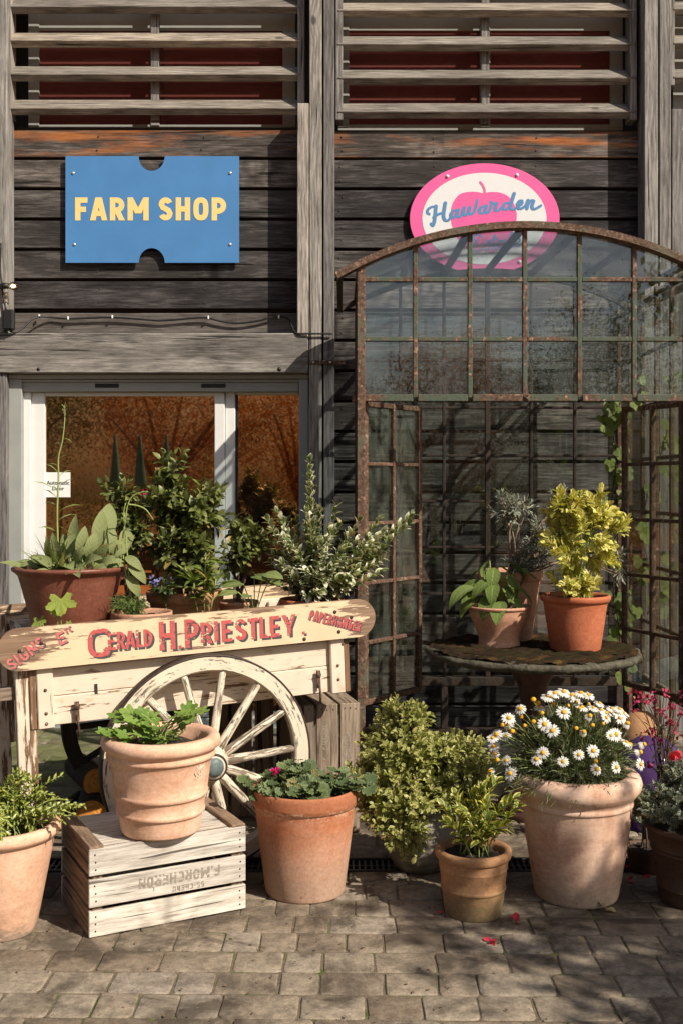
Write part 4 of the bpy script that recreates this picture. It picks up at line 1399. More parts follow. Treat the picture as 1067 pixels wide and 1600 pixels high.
def plank_board(x0, x1, z0, z1, y0, y1, parent, name, mat):
    """round-ended board meshed in a grid so that wear (rnd) can grow towards its ends"""
    o = capsule(x0, x1, z0, z1)
    nx = 60
    xs = np.concatenate([x0 + .09 * (1 - np.cos(np.linspace(0, PI / 2, 14))), np.linspace(x0 + .1, x1 - .1, nx - 28), x1 - .09 * (1 - np.cos(np.linspace(PI / 2, 0, 14)))])
    oo = np.array(o)
    def zr(x):
        zs = []
        for i in range(len(oo)):
            a, b = oo[i], oo[(i + 1) % len(oo)]
            if (a[0] - x) * (b[0] - x) <= 0 and abs(a[0] - b[0]) > 1e-9:
                zs.append(a[1] + (b[1] - a[1]) * (x - a[0]) / (b[0] - a[0]))
        return (min(zs), max(zs)) if zs else ((z0 + z1) / 2,) * 2
    mb = MB(); mb.M = MC
    vs, g, rn = [], [], []
    nz = 7
    for x in xs:
        a, b = zr(min(max(x, x0 + 1e-4), x1 - 1e-4))
        for k in range(nz):
            z = lerp(a, b, k / (nz - 1))
            vs.append((x, y0, z)); g.append((x + 3, y0, z + 1.3))
            dl, dr = x - x0, x1 - x
            w = max(0, 1 - dl / .30) ** 1.6 * .68 + max(0, 1 - dr / .24) ** 1.5 * .72
            edge = min(dl, dr, .5); w += .5 if edge < .028 else 0
            if k == nz - 1: w += .25
            rn.append(.42 + w)
    m = len(vs)
    vs += [(v[0], y1, v[2]) for v in vs[:m]]; g += [(q[0], q[1] + .02, q[2]) for q in g[:m]]; rn += [1.2] * m
    fs = []
    for i in range(nx - 1):
        for k in range(nz - 1):
            a = i * nz + k
            fs.append((a, a + nz, a + nz + 1, a + 1)); fs.append((m + a, m + a + 1, m + a + nz + 1, m + a + nz))
        a = i * nz
        fs.append((a, m + a, m + a + nz, a + nz)); a += nz - 1
        fs.append((a, a + nz, m + a + nz, m + a))
    mb.add(vs, fs, g, np.array(rn))
    return mb.build(name, mat, parent)


BX0, BX1, BZ0, BZ1, BY = -.793, .776, .868, 1.03, .03
nb_ = plank_board(BX0, BX1, BZ0, BZ1, BY, .052, cart, 'name_board', 'sign_board')
plank_board(BX0, BX1, BZ0, BZ1, .885, .907, cart, 'name_board', 'sign_board')
TB = MC @ Matrix.Translation((0, BY, 0))
# letters: positions along the board taken from its own length
bx = {}
def ub(px):
    """distance along the board of the photograph's column px"""
    k = (px - CX) / F
    c, s = math.cos(PSI), math.sin(PSI)
    return (k * CO.y - CO.x) / (c - k * s)
for mat, dx, dz, dp in (('grey_letter', .009, -.0085, .0006), ('red_letter', 0, 0, .0016)):
    mb = MB()
    zb = BZ0 + .037 + dz
    # GERALD: a tall round G with no spur, small capitals after it
    T = TB @ Matrix.Translation((dx, 0, dz))
    def put(text, xs, z0, h, t, ws, slope=0):
        for ch, x, w in zip(text, xs, ws):
            word(mb, ch, T, ub(x), z0, h, w, t, 0, dp)
    put('C', (148,), BZ0 + .024, .112, .165, (.86,))
    ribbon(mb, [(ub(174), BZ0 + .058), (ub(179), BZ0 + .044), (ub(175), BZ0 + .03)], .016, T, dp + .0004)
    put('ERALD', (179.5, 193.5, 207, 223.5, 235.5), BZ0 + .046, .070, .165, (.42, .46, .54, .38, .5))
    put('H', (260,), BZ0 + .026, .115, .17, (.56,))
    put('.', (289.5,), BZ0 + .026, .1, .13, (.13,))
    put('P', (300,), BZ0 + .026, .115, .17, (.5,))
    put('RIESTLEY', (325, 346, 358, 379, 399, 417, 433, 453), BZ0 + .035, .088, .175, (.52, .2, .48, .53, .5, .46, .48, .64))
    put('.', (483,), BZ0 + .035, .09, .13, (.13,))
    for i in range(2):
        pass
    mb.build('lettering', mat, nb_)
for mat, dx, dz, dp in (('grey_letter', .004, -.004, .0006), ('red_letter_faded', 0, 0, .0016)):
    mb = MB(); T = TB @ Matrix.Translation((dx, 0, dz))
    word(mb, 'SIGNS', T, ub(28), BZ0 + .004, .046, {'*': .6, 'I': .28, 'S': .58, 'N': .72, 'G': .66}, .2, .14, dp, slope=R(33))
    word(mb, 'E', T, ub(105), BZ0 + .083, .05, .62, .2, .1, dp, slope=R(22))
    word(mb, 'TC', T, ub(114), BZ0 + .124, .024, .6, .2, .16, dp, slope=R(22))
    mb.build('lettering', mat, nb_)
for mat, dx, dz, dp in (('grey_letter', .004, -.004, .0006), ('red_letter', 0, 0, .0016)):
    mb = MB(); T = TB @ Matrix.Translation((dx, 0, dz))
    word(mb, 'PAPERHANGER', T, ub(493), BZ0 + .094, .046, {'*': .38, 'A': .44, 'N': .44, 'H': .42, 'E': .34, 'R': .38, 'P': .36}, .16, .1, dp, slope=R(-17.5))
    mb.build('lettering', mat, nb_)
for px, py in ((75, 996), (41, 1008), (535, 951), (540, 984), (486, 995), (560, 960)):
    u = ub(px)
    z = lerp(BZ0, BZ1, .5) + (1003 - (px - 75) * .083 - py) / 390
    MB().lathe([(.008, 0), (.008, .002), (.004, .004), (0, .004)], 12, TB @ Matrix.Translation((u, .0004, z)) @ Matrix.Rotation(R(90), 4, 'X')).build('board_screw', 'iron', nb_)

# body: side planks, corner posts, floor
def cbox(name, mat, c, d, grain=0, rnd=None, bev=.004, parent=None, rot=None):
    T = MC @ (rot if rot is not None else Matrix())
    return MB().box(c, d, T, grain, rnd, bev).build(name, mat, parent or cart)
for y0 in (.078, .865):
    mb = MB()
    mb.box((0, y0 + .012, .692), (1.33, .024, .112), MC, 0, .5); mb.box((0, y0 + .014, .803), (1.33, .024, .107), MC, 0, .45)
    mb.box((0, y0 + .012, .91), (1.33, .024, .1), MC, 0, .4)
    mb.build('side_panel', 'cart_paint', cart)
    for u in (-.618, .604):
        cbox('corner_post', 'cart_paint', (u, y0 - .012, .79), (.062, .022, .32), 2, .35)
        cbox('corner_post', 'cart_paint', (u + (-.045 if u < 0 else .045), y0 + .01, .79), (.026, .05, .32), 2, 1.0)
for u in (-.645, .645):
    mb = MB()
    for k in range(3): mb.box((u, .47, .692 + .11 * k), (.024, .76, .105), MC, 1, .7)
    mb.build('end_panel', 'cart_paint', cart)
mb = MB()
for k in range(6): mb.box((0, .155 + .13 * k, .85), (1.27, .124, .022), MC, 0)
mb.build('deck', 'bare', cart)
mb = MB()
for u in (-.5, 0, .5): mb.box((u, .47, .655), (.07, .74, .05), MC, 1)
mb.build('cross_bearer', 'bare', cart)
# legs and handles
for y in (.1, .85):
    mb = MB().box((-.70, y, .5 + .015), (.052, .06, .955), MC, 2, .62, taper=1.0)
    mb.box((-.668, y - .005, .62), (.03, .05, .4), MC, 2, .95)
    mb.build('leg', 'cart_paint', cart)
    mb = MB(); mb.box((-.98, y + .02, .772), (.62, .045, .05), MC, 0); mb.box((-1.42, y + .02, .775), (.26, .036, .036), MC, 0)
    mb.build('handle', 'bare', cart)
# iron fittings
def hook(u, z):
    mb = MB(); mb.M = MC
    mb.box((u, .06, z), (.018, .008, .075)); mb.tube([(u, .055, z - .01), (u + .002, .05, z - .05), (u + .004, .055, z - .1)], .005, 6)
    mb.ball((u, .056, z + .02), (.012, .008, .014))
    mb.build('iron_hook', 'rust_brown', cart)
hook(-.5, .685); hook(.515, .70)
mb = MB(); mb.M = MC
for u, z in ((-.618, .69), (-.618, .78), (-.618, .65), (.604, .69), (.604, .75), (.63, .84)):
    mb.ball((u, .055, z), (.007, .005, .007))
mb.build('bolt', 'rust_brown', cart)
mb = MB(); mb.M = MC
mb.box((-.42, .0775, .76), (.012, .002, .04)); mb.build('scar', 'iron', cart)

# wheels
def wheel(y, dark):
    Tw = MC @ Matrix.Translation((0, y, .432)) @ Matrix.Rotation(R(90), 4, 'X')      # wheel axis = local z towards the viewer
    RR = .434
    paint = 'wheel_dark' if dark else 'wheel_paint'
    w = thing_part('wheel', cart)
    # felloes with a gentle bevel
    h = .026
    prof = [(RR - .066, -h + .006), (RR - .060, -h), (RR - .010, -h), (RR - .008, -h), (RR - .008, h), (RR - .010, h), (RR - .060, h), (RR - .066, h - .006)]
    n = 84
    vs, gs, fs, rn = [], [], [], []
    for i in range(n):
        a = 2 * PI * i / n
        for r, z in prof:
            vs.append((r * math.cos(a), r * math.sin(a), z)); gs.append((a * .4 + (i // 12) * 3, r, z)); rn.append(.35 + .3 * abs(math.sin(a * 3.5)) ** 6)
    m = len(prof)
    for i in range(n):
        for k in range(m):
            fs.append((i * m + k, i * m + (k + 1) % m, ((i + 1) % n) * m + (k + 1) % m, ((i + 1) % n) * m + k))
    mb = MB(); mb.M = Tw
    g2 = np.array(gs)
    mb.add(vs, [f[::-1] for f in fs], g2, np.array(rn))
    mb.build('rim', paint, w)
    mb = MB().lathe([(RR - .0075, -h - .001), (RR, -h), (RR, h), (RR - .0075, h + .001)], 84, Tw, closed=True); mb.build('tyre', 'iron', w)
    # 14 spokes, a little dished
    for k in range(14):
        a = 2 * PI * k / 14 + R(1)
        c, s = math.cos(a), math.sin(a)
        pts, rad = [], []
        for t, r in ((.055, .021), (.1, .020), (.2, .018), (.3, .0165), (.355, .0155), (RR - .06, .014)):
            pts.append((c * t, s * t, .03 * (1 - t / RR))); rad.append(r)
        mb = MB(); mb.M = Tw
        mb.tube(pts, rad, 10, True, .5 + .25 * random.random())
        mb.build('spoke', paint, w)
    mb = MB().lathe([(0, -.12), (.045, -.12), (.055, -.07), (.074, -.035), (.078, 0), (.076, .04), (.06, .07), (.05, .095), (.047, .1), (0, .1)], 32, Tw)
    mb.build('hub', paint, w)
    mb = MB().lathe([(.079, -.01), (.081, 0), (.081, .02), (.079, .03)], 32, Tw, closed=False)
    mb.lathe([(.0505, .088), (.053, .09), (.053, .1), (.049, .103), (.045, .1015)], 32, Tw); mb.build('hub_band', 'iron', w)
    if not dark:
        mb = MB().lathe([(.038, .1005), (.036, .108), (.02, .114), (0, .1155)], 24, Tw); mb.build('hub_cap', m_flat('verdigris_cap', (.12, .155, .15), .6, .2, .3, 50), w)
def thing_part(name, parent):
    o = bpy.data.objects.new(name, None)
    COL.objects.link(o); o.parent = parent; o.empty_display_size = .1
    WM[o.name] = WM[parent.name].copy()
    return o
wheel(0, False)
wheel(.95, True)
mb = MB(); mb.M = MC; mb.tube([(0, .03, .432), (0, .92, .432)], .022, 10); mb.box((0, .47, .47), (.09, .8, .05)); mb.box((0, .2, .57), (.05, .05, .17)); mb.box((0, .74, .57), (.05, .05, .17)); mb.build('axle', 'bare', cart)

# ================================================================== crates
def crate(name, label, T, mat, matside, L=.575, W=.40, H=.305, group=None, text=None, textT=None, faceboard=True):
    """slatted crate, lying open side down; local x = length, y = depth (front at 0), z up"""
    t = bpy.data.objects.new(name, None); COL.objects.link(t); t.empty_display_size = .1
    t.matrix_world = T; WM[t.name] = T.copy(); tag(t, label, 'crate', group)
    th = .012
    zs = [(.0, .088), (.101, .195), (.209, .300)]
    def put(nm, mt, c, d, g, rnd=None):
        return MB().box(c, d, T, g, random.uniform(.45, .75) if rnd is None else rnd, .0018).build(nm, mt, t)
    for z0, z1 in zs:
        put('side_slat', mat, (L / 2, th / 2, (z0 + z1) / 2), (L, th, z1 - z0), 0)
        put('side_slat', mat, (L / 2, W - th / 2, (z0 + z1) / 2), (L, th, z1 - z0), 0)
    for z0, z1 in zs:
        put('end_slat', matside, (th / 2 + .0005, W / 2, (z0 + z1) / 2), (th, W - 2 * th - .002, z1 - z0), 1)
        put('end_slat', matside, (L - th / 2 - .0005, W / 2, (z0 + z1) / 2), (th, W - 2 * th - .002, z1 - z0), 1)
    for x in (.032, L - .032):
        for y in (.032, W - .032):
            put('corner_batten', matside, (x, y, .148), (.036, .036, .296), 2)
    for k in range(4):
        y0 = th + (W - 2 * th) * k / 4
        put('base_board', mat, (L / 2, y0 + (W - 2 * th) / 8, H - .014), (L - 2 * th - .004, (W - 2 * th) / 4 - .003, .010), 0)
    for x in (.026, L - .026):
        put('base_batten', matside, (x, W / 2, H - .0015), (.05, W - .004, .013), 1)
    mb = MB()
    for z0, z1 in zs:
        for x in (.022, L - .022):
            for k in (.22, .5, .78):
                p = T @ Vector((x + random.uniform(-.003, .003), -.0003, lerp(z0, z1, k)))
                mb.ball(p, .0032, 6, 4)
    mb.build('nail', 'iron', t)
    return t

TC = Matrix.Translation((-.858, 3.75, .004)) @ Matrix.Rotation(R(27.5), 4, 'Z')
cr = crate('wooden_crate', 'bleached slatted crate lying upside down on the paving under the ribbed terracotta pot', TC, 'crate', 'crate_dark')
mb = MB()
TT = TC @ Matrix.Translation((.475, 0, .190)) @ Matrix.Rotation(PI, 4, 'Y')
word(mb, 'F.MORCHERON', TT, 0, .014, .038, {'*': .62, '.': .22, 'M': .85, 'E': .55, 'F': .55}, .2, .14, .0008)
word(mb, '55-CHENU', TT, .06, .063, .02, {'*': .6, '-': .3}, .2, .2, .0008)
word(mb, 'C.', TT, .245, .052, .019, .6, .2, .15, .0008)
mb.build('stencil', 'stencil', cr)
# two crates stood on end under the cart's right end
TE = Matrix.Translation((-.215, 4.83, .002)) @ Matrix.Rotation(R(14), 4, 'Z') @ Matrix.Translation((.305, 0, 0)) @ Matrix.Rotation(R(-90), 4, 'Y')
cr2 = crate('wooden_crate', 'brown crate stood on end with stencilled slats between the cart wheel and the greenhouse', TE, 'crate_old', 'crate_old', H=.305)
mb = MB()
TT = TE @ Matrix.Translation((.13, 0, .118))
word(mb, 'C.CHENU', TT, .2, .022, .028, .6, .2, .2, .0008)
TT = TE @ Matrix.Translation((.05, 0, .018))
word(mb, 'F.MORCHERON', TT, .08, .02, .036, {'*': .62, '.': .22, 'M': .85}, .2, .2, .0008)
mb.build('stencil', 'stencil', cr2)
TE = Matrix.Translation((-.62, 5.12, .002)) @ Matrix.Rotation(R(4), 4, 'Z') @ Matrix.Translation((.305, 0, 0)) @ Matrix.Rotation(R(-90), 4, 'Y')
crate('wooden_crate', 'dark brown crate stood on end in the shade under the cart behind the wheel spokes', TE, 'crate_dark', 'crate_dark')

# logs under the cart
for i, (px, py, Y, r, L, rz, lab) in enumerate(((136, 1222, 5.2, .064, .34, 118, 'upper split log with dark bark lying under the cart'), (146, 1258, 5.06, .07, .3, 100, 'orange faced log lying in front of the dark log under the cart'), (108, 1262, 5.06, .052, .3, 80, 'thin dark log at the bottom left of the logs under the cart'))):
    c = P(px, py, Y)
    c.z = max(r, c.z)
    if i == 0: c.z = .185
    if i == 1: c.z = .071
    if i == 2: c.z = .053
    t = thing('firewood_log', lab, 'log', (c.x, c.y, c.z - r), R(rz), 'firewood under the cart')
    T = Matrix.Translation(c) @ Matrix.Rotation(R(rz), 4, 'Z') @ Matrix.Rotation(R(90), 4, 'Y')
    MB().lathe([(r * .97, -L / 2), (r, -L / 2 + .02), (r * 1.03, 0), (r, L / 2 - .01), (r * .97, L / 2)], 18, T, .03).build('bark', 'log', t)
    mb = MB()
    for s in (-1, 1): mb.lathe([(0, s * (L / 2 + .001)), (r * .9, s * (L / 2 + .001)), (r * .975, s * (L / 2 - .002))], 18, T)
    mb.build('cut_face', 'log_end', t)

# ================================================================== stone table
TX, TY, TZ_ = .902, 5.2, .775
tb = thing('stone_table', 'round mossy stone table on a ribbed iron pedestal inside the greenhouse doorway', 'table', (TX, TY, 0))
mb = MB(); n = 90
r0 = .505
prof = [(0, TZ_ - .042), (.40, TZ_ - .042), (.47, TZ_ - .04), (.492, TZ_ - .032), (.503, TZ_ - .018), (.498, TZ_ - .006), (.485, TZ_), (.3, TZ_ + .002), (0, TZ_ + .003)]
vs, fs = [], []
for r, z in prof:
    for i in range(n):
        a = 2 * PI * i / n
        j = 1 + (.012 * math.sin(a * 7) + .01 * math.sin(a * 17 + 1) + random.uniform(-.008, .008)) * (r > .35)
        vs.append((TX + r * j * math.cos(a), TY + r * j * math.sin(a), z + random.uniform(-.0025, .0025) * (r > .35)))
for k in range(len(prof) - 1):
    for i in range(n):
        i2 = (i + 1) % n
        fs.append((k * n + i, k * n + i2, (k + 1) * n + i2, (k + 1) * n + i))
top = mb.add(vs, fs, None, .5, True).build('table_top', 'stone', tb)
mb = MB()
def mossy(x, y):
    return math.sin(x * 19 + 1) * math.cos(y * 15) + .6 * math.sin(x * 41 + y * 33) + .4 * math.sin(x * 71 - y * 83)
# a crust of moss as a bumpy sheet with holes where stone shows, and tufts
N = 120
idx = {}
for i in range(N):
    for j in range(N):
        x, y = lerp(-.5, .5, i / (N - 1)), lerp(-.5, .5, j / (N - 1))
        rr_ = math.hypot(x, y)
        if rr_ < .488:
            h = .004 + .010 * max(0, mossy(x, y) * .5 + .55) + random.uniform(0, .006)
            if rr_ > .465: h *= .4
            idx[(i, j)] = len(idx)
vs = [None] * len(idx)
for (i, j), k in idx.items():
    x, y = lerp(-.5, .5, i / (N - 1)), lerp(-.5, .5, j / (N - 1))
    h = .003 + .011 * max(0, mossy(x, y) * .5 + .5) + random.uniform(0, .005)
    if math.hypot(x, y) > .46: h -= .006
    vs[k] = (TX + x + random.uniform(-.002, .002), TY + y + random.uniform(-.002, .002), TZ_ + h)
fs = []
for (i, j) in idx:
    q = [(i, j), (i + 1, j), (i + 1, j + 1), (i, j + 1)]
    x, y = lerp(-.5, .5, i / (N - 1)), lerp(-.5, .5, j / (N - 1))
    if all(a in idx for a in q) and (mossy(x, y) > -1.25): fs.append(tuple(idx[a] for a in q))
mb.add(vs, fs, None, .5, True).build('moss_crust', 'moss', top)
mb = MB().lathe([(.175, 0), (.18, .02), (.172, .035), (.16, .04), (.165, .055), (.15, .07), (.135, .075), (.14, .09), (.12, .105), (.1, .115), (.07, .16), (.055, .2), (.05, .3), (.058, .34), (.05, .36), (.055, .5), (.07, .6), (.1, .66), (.15, .7), (.15, TZ_ - .057), (0, TZ_ - .057)], 40, Matrix.Translation((TX, TY, 0)))
mb.build('pedestal', 'iron_red', tb) if 'iron_red' in M else mb.build('pedestal', m_flat('pedestal_iron', (.07, .03, .022), .5, .1, .4, 30, .5, .4), tb)


# ================================================================== pots and plants
T_salmon = m_terra('terracotta_salmon', (.61, .355, .23), (.74, .52, .38), (.42, .22, .13), bloom=.7, streak=.25)
T_orange = m_terra('terracotta_orange', (.46, .165, .075), (.56, .33, .22), (.25, .09, .045), bloom=.6, foot=.3, streak=.4, foot_col=(.43, .31, .225), rimz=.345)
T_cream = m_terra('terracotta_cream', (.57, .35, .24), (.68, .51, .39), (.33, .16, .09), bloom=.9, foot=.14, streak=.6, foot_col=(.42, .32, .23))
T_brown = m_terra('terracotta_brown', (.36, .19, .09), (.42, .25, .14), (.16, .09, .05), bloom=.4, foot=.13, streak=.4, foot_col=(.17, .14, .07))
T_red = m_terra('terracotta_red', (.42, .125, .055), (.5, .2, .11), (.22, .06, .03), bloom=.35, streak=.25)
T_pink = m_terra('terracotta_pink', (.52, .27, .17), (.56, .36, .25), (.25, .12, .08), bloom=.55, streak=.35)
T_choc = m_terra('glazed_brown_red', (.17, .055, .032), (.24, .1, .07), (.09, .03, .02), bloom=.4, streak=.35, rough=.42, shine=.45)
T_dark = m_terra('dark_brown_earthenware', (.085, .045, .025), (.11, .07, .045), (.03, .02, .012), bloom=.4, rough=.6)
T_grey = m_terra('grey_glaze', (.23, .205, .17), (.33, .3, .25), (.11, .1, .08), bloom=.5, rough=.5, foot=.1, foot_col=(.09, .085, .06))

L_oval = [leaf_tpl(.5, .5, 4, .3, c) for c in (.2, .6, 1.0)]
L_small = [leaf_tpl(.55, .55, 2, .3, c) for c in (.1, .5, .9)]
L_lance = [leaf_tpl(.3, .5, 4, .3, c) for c in (.2, .7, 1.1)]
L_narrow = [leaf_tpl(.2, .6, 3, .25, c) for c in (.1, .5, .8)]
L_obov = [leaf_tpl(.52, .62, 4, .35, c) for c in (-.3, .2, .6)]
L_big = [leaf_tpl(.40, .42, 9, .3, c, .06) for c in (.5, 1.1, 1.6)]
L_lobed = [lobed_tpl(5, .45, .07, c) for c in (.15, .35)]
L_round = [lobed_tpl(7, .16, .07, c, ruffle=.09) for c in (.3, .6)]
L_ivy = [lobed_tpl(3, .3, .0, c, 30) for c in (-.15, .1)]

def potted(label, px, Y, z=0.0, cat='potted plant', rz=None, name='potted_plant', group=None):
    return thing(name, label, cat, (X(px, Y), Y, z), random.random() * 6 if rz is None else rz, group)

# ---- pot on the crate, with a lobed geranium
t = potted('ribbed salmon terracotta pot with lobed light green geranium leaves on the upturned crate', 252, 3.965, .3105)
pot(t, [(.138, 0), (.141, .008), (.148, .055), (.15, .062), (.157, .067), (.159, .076), (.155, .084), (.158, .12), (.161, .126), (.168, .131), (.170, .14), (.166, .149), (.176, .225), (.183, .256), (.187, .262), (.194, .266), (.195, .276), (.190, .286), (.196, .294), (.208, .302), (.213, .318), (.210, .333), (.2, .343), (.192, .345)], T_salmon, .86, .028)
lm, sm = MB(), MB()
mb = MB(); pc = WM[t.name].translation
for k in range(5):                       # a chalky scrawl on the clay
    a0 = R(-38 + 4.2 * k)
    mb.tube([pc + Vector(((.1745 + .0075 * q / 8 * 1.1) * math.cos(a0 + .03 * math.sin(q * 1.1)), (.1745 + .0075 * q / 8 * 1.1) * math.sin(a0 + .03 * math.sin(q * 1.1)), .205 + .004 * k + .045 * q / 8)) for q in range(9)], .0022, 5)
mb.build('chalk_scrawl', m_letter('chalk', (.78, .64, .52), .52), t)
c0 = WM[t.name].translation + Vector((0, 0, .30))
for i in range(62):
    tx = c0 + Vector((rng.normal(-.045, .055), rng.normal(-.02, .06), random.uniform(.03, .12)))
    if i < 8: tx = c0 + Vector((-.15 + random.uniform(-.03, .05), -.08 + random.uniform(-.03, .05), .06))
    if 8 <= i < 14: tx = c0 + Vector((.09 + random.uniform(-.03, .05), .0 + random.uniform(-.03, .05), .12))
    b = c0 + Vector((random.uniform(-.06, .03), random.uniform(-.05, .03), 0))
    pth = bez(b, b.lerp(tx, .5) + Vector((0, 0, .04)), tx, 5)
    sm.tube(pth, .0018, 5, False)
    d = Vector((tx.x - c0.x, tx.y - c0.y - .05, random.uniform(-.02, .03)))
    place_leaf(lm, random.choice(L_lobed), tx, d, (d.normalized() * .4 + Vector((0, -.45, .8)) + rdir() * .35), random.uniform(.055, .085))
lm.build('foliage', m_leaf('geranium_leaf_light', (.13, .23, .035), (.26, .38, .08), rough=.55, trans=.3), t); sm.build('stems', 'stem_pale', t)

# ---- orange terracotta pot with crinkled geranium and one pink flower
t = potted('tall tapered orange terracotta pot of crinkled dark geranium with one pink bloom beside the crate', 477, 4.21)
pot(t, [(.148, 0), (.152, .01), (.192, .33), (.193, .333), (.2, .337), (.203, .372), (.203, .392), (.199, .4)], T_orange, .92, .02)
lm, sm = MB(), MB()
c0 = WM[t.name].translation + Vector((0, 0, .37))
def rosette(c, n, r, h, size):
    for i in range(n):
        a = random.random() * 6.28; k = r * random.random() ** .5
        tip = c + Vector((k * math.cos(a), k * math.sin(a), random.uniform(.0, h)))
        sm.tube([c + Vector((0, 0, -.02)), tip], .0016, 4, False)
        d = Vector((math.cos(a), math.sin(a), random.uniform(-.5, .3)))
        place_leaf(lm, random.choice(L_round), tip, d, Vector((0, -.35, .8)) + rdir() * .5, size * random.uniform(.7, 1.25))
for i in range(26):
    a = random.random() * 6.28; k = .155 * random.random() ** .5
    c = c0 + Vector((k * math.cos(a) + .0, k * math.sin(a) - .01, .01))
    if c.y - c0.y > .06 and c.x - c0.x > 0: continue
    rosette(c, 12, .05, .06 if k < .12 else .04, .052)
rosette(c0 + Vector((-.19, -.04, .03)), 10, .05, .04, .06); rosette(c0 + Vector((.19, -.03, .02)), 14, .05, .04, .055)
rosette(c0 + Vector((-.03, .03, .06)), 20, .07, .05, .05)
lm.build('foliage', m_leaf('geranium_leaf_dark', (.055, .09, .03), (.12, .16, .055), edge=(.16, .2, .08), edge_w=.8, rough=.6, trans=.15), t); sm.build('stems', 'stem', t)
fp = P(431, 1207, 4.2)
mb = MB()
for i in range(22):
    d = (rdir(-.3) + Vector((0, -.5, .3))).normalized()
    place_leaf(mb, L_obov[0], fp + rdir() * .006, d, rdir(), random.uniform(.018, .026), 1.4)
mb.build('flower', m_leaf('pink_petal', (.75, .03, .3), (.85, .08, .42), rough=.5, trans=.3), t)
MB().tube([c0 + Vector((-.1, 0, 0)), fp], .0018, 5).build('flower_stalk', 'stem', t)

# ---- big daisy pot
t = potted('largest pale terracotta pot with rolled rim overflowing with white daisies', 900, 4.16, rz=0)
pot(t, [(.148, 0), (.154, .006), (.158, .02), (.19, .21), (.205, .34), (.207, .352), (.212, .356), (.212, .366), (.209, .372), (.214, .384), (.226, .396), (.239, .415), (.242, .435), (.236, .456), (.222, .468), (.208, .470)], T_cream, .9, .035, 80)
cp = WM[t.name].translation
lm, sm = MB(), MB()
c0 = cp + Vector((0, 0, .42))
dome = []
def dome_pt(az, el, k=1.0):
    return c0 + Vector((.30 * k * math.cos(az) * math.cos(el) - .035, .25 * k * math.sin(az) * math.cos(el) - .01, .33 * k * math.sin(el) - .02))
for i in range(900):
    az = random.random() * 6.28; el = R(random.uniform(-2, 88)); k = random.uniform(.55, 1.0)
    tip = dome_pt(az, el, k)
    b = c0 + Vector((random.uniform(-.09, .07), random.uniform(-.08, .08), 0))
    pth = bez(b, b.lerp(tip, .5) + Vector((0, 0, .05)), tip, 6)
    sm.tube(pth, [.0016] * 4 + [.0012] * 3, 4, False)
    for j in range(13):
        p, d = along(pth, random.uniform(.35, 1))
        place_leaf(lm, random.choice(L_narrow), p, (d + rdir() * .9), rdir(), random.uniform(.024, .046), .55)
lm.build('foliage', m_leaf('daisy_leaf', (.075, .09, .042), (.16, .175, .09), rough=.6, trans=.2), t); sm.build('stems', 'stem', t)
# one daisy mesh, copied
def daisy_mesh(n, r, droop, seed):
    mb = MB()
    rs = random.Random(seed)
    for i in range(n):
        a = 2 * PI * i / n + rs.uniform(-.08, .08)
        d = Vector((math.cos(a), math.sin(a), -droop + rs.uniform(-.14, .14)))
        place_leaf(mb, leaf_tpl(.34, .62, 3, .12, .35), (math.cos(a) * r * .2, math.sin(a) * r * .2, .001), d, (0, 0, 1), r * .85 * rs.uniform(.9, 1.06))
    return mb.build('petals', m_petal, data_only=True)
m_petal = m_leaf('white_petal', (.78, .77, .74), (.86, .85, .82), vein=(.7, .68, .64), rough=.6, trans=.25)
m_eye = m_flat('daisy_eye', (.72, .36, .02), .8, var=.25, scale=250, bump=.8)
eye = MB().lathe([(0, -.003), (.0085, -.001), (.0095, .002), (.0075, .006), (.004, .0078), (0, .008)], 14).build('flower_eye', m_eye, data_only=True)
petals = [daisy_mesh(15, .03, .05, 1), daisy_mesh(17, .031, .2, 2), daisy_mesh(13, .028, .45, 3), daisy_mesh(14, .029, 1.3, 4)]
budm = MB().lathe([(0, -.004), (.007, 0), (.0105, .006), (.008, .012), (0, .014)], 12).build('flower_eye', m_eye, data_only=True)
stalk = MB()
# (pixel, pixel, petal kind or bud, facing)
FL = [(866, 1083, 1), (880, 1081, 1), (856, 1088, 1), (893, 1086, 1), (907, 1083, 1), (919, 1086, 1), (901, 1093, 0), (936, 1099, 1), (841, 1103, 1), (812, 1107, 2), (879, 1113, 0), (850, 1131, 0), (864, 1142, 0), (794, 1122, 0), (793, 1131, 2),
      (769, 1153, 0), (775, 1147, 2), (788, 1151, 0), (771, 1166, 0), (767, 1178, 2), (791, 1190, 0), (798, 1210, 0), (846, 1174, 0), (839, 1188, 2), (880, 1191, 0), (904, 1178, 0), (927, 1174, 0), (961, 1200, 0), (934, 1202, 2), (948, 1123, 0), (968, 1122, 0),
      (960, 1112, 1), (955, 1107, 1), (947, 1112, 1), (963, 1146, 0), (955, 1150, 0), (972, 1114, 1), (980, 1130, 3), (978, 1158, 1), (984, 1165, 3), (1000, 1175, 3), (1006, 1163, 3), (1000, 1194, 0), (927, 1107, 1), (909, 1104, 1), (765, 1206, 3), (922, 1119, 3), (913, 1143, 3), (853, 1091, 1), (940, 1106, 1), (967, 1108, 1), (768, 1215, 3)]
BD = [(833, 1095), (840, 1100), (845, 1117), (831, 1130), (820, 1137), (897, 1141), (925, 1134), (941, 1131), (812, 1120), (785, 1133), (927, 1188), (776, 1190), (904, 1107), (920, 1097), (801, 1143), (865, 1100), (886, 1103)]
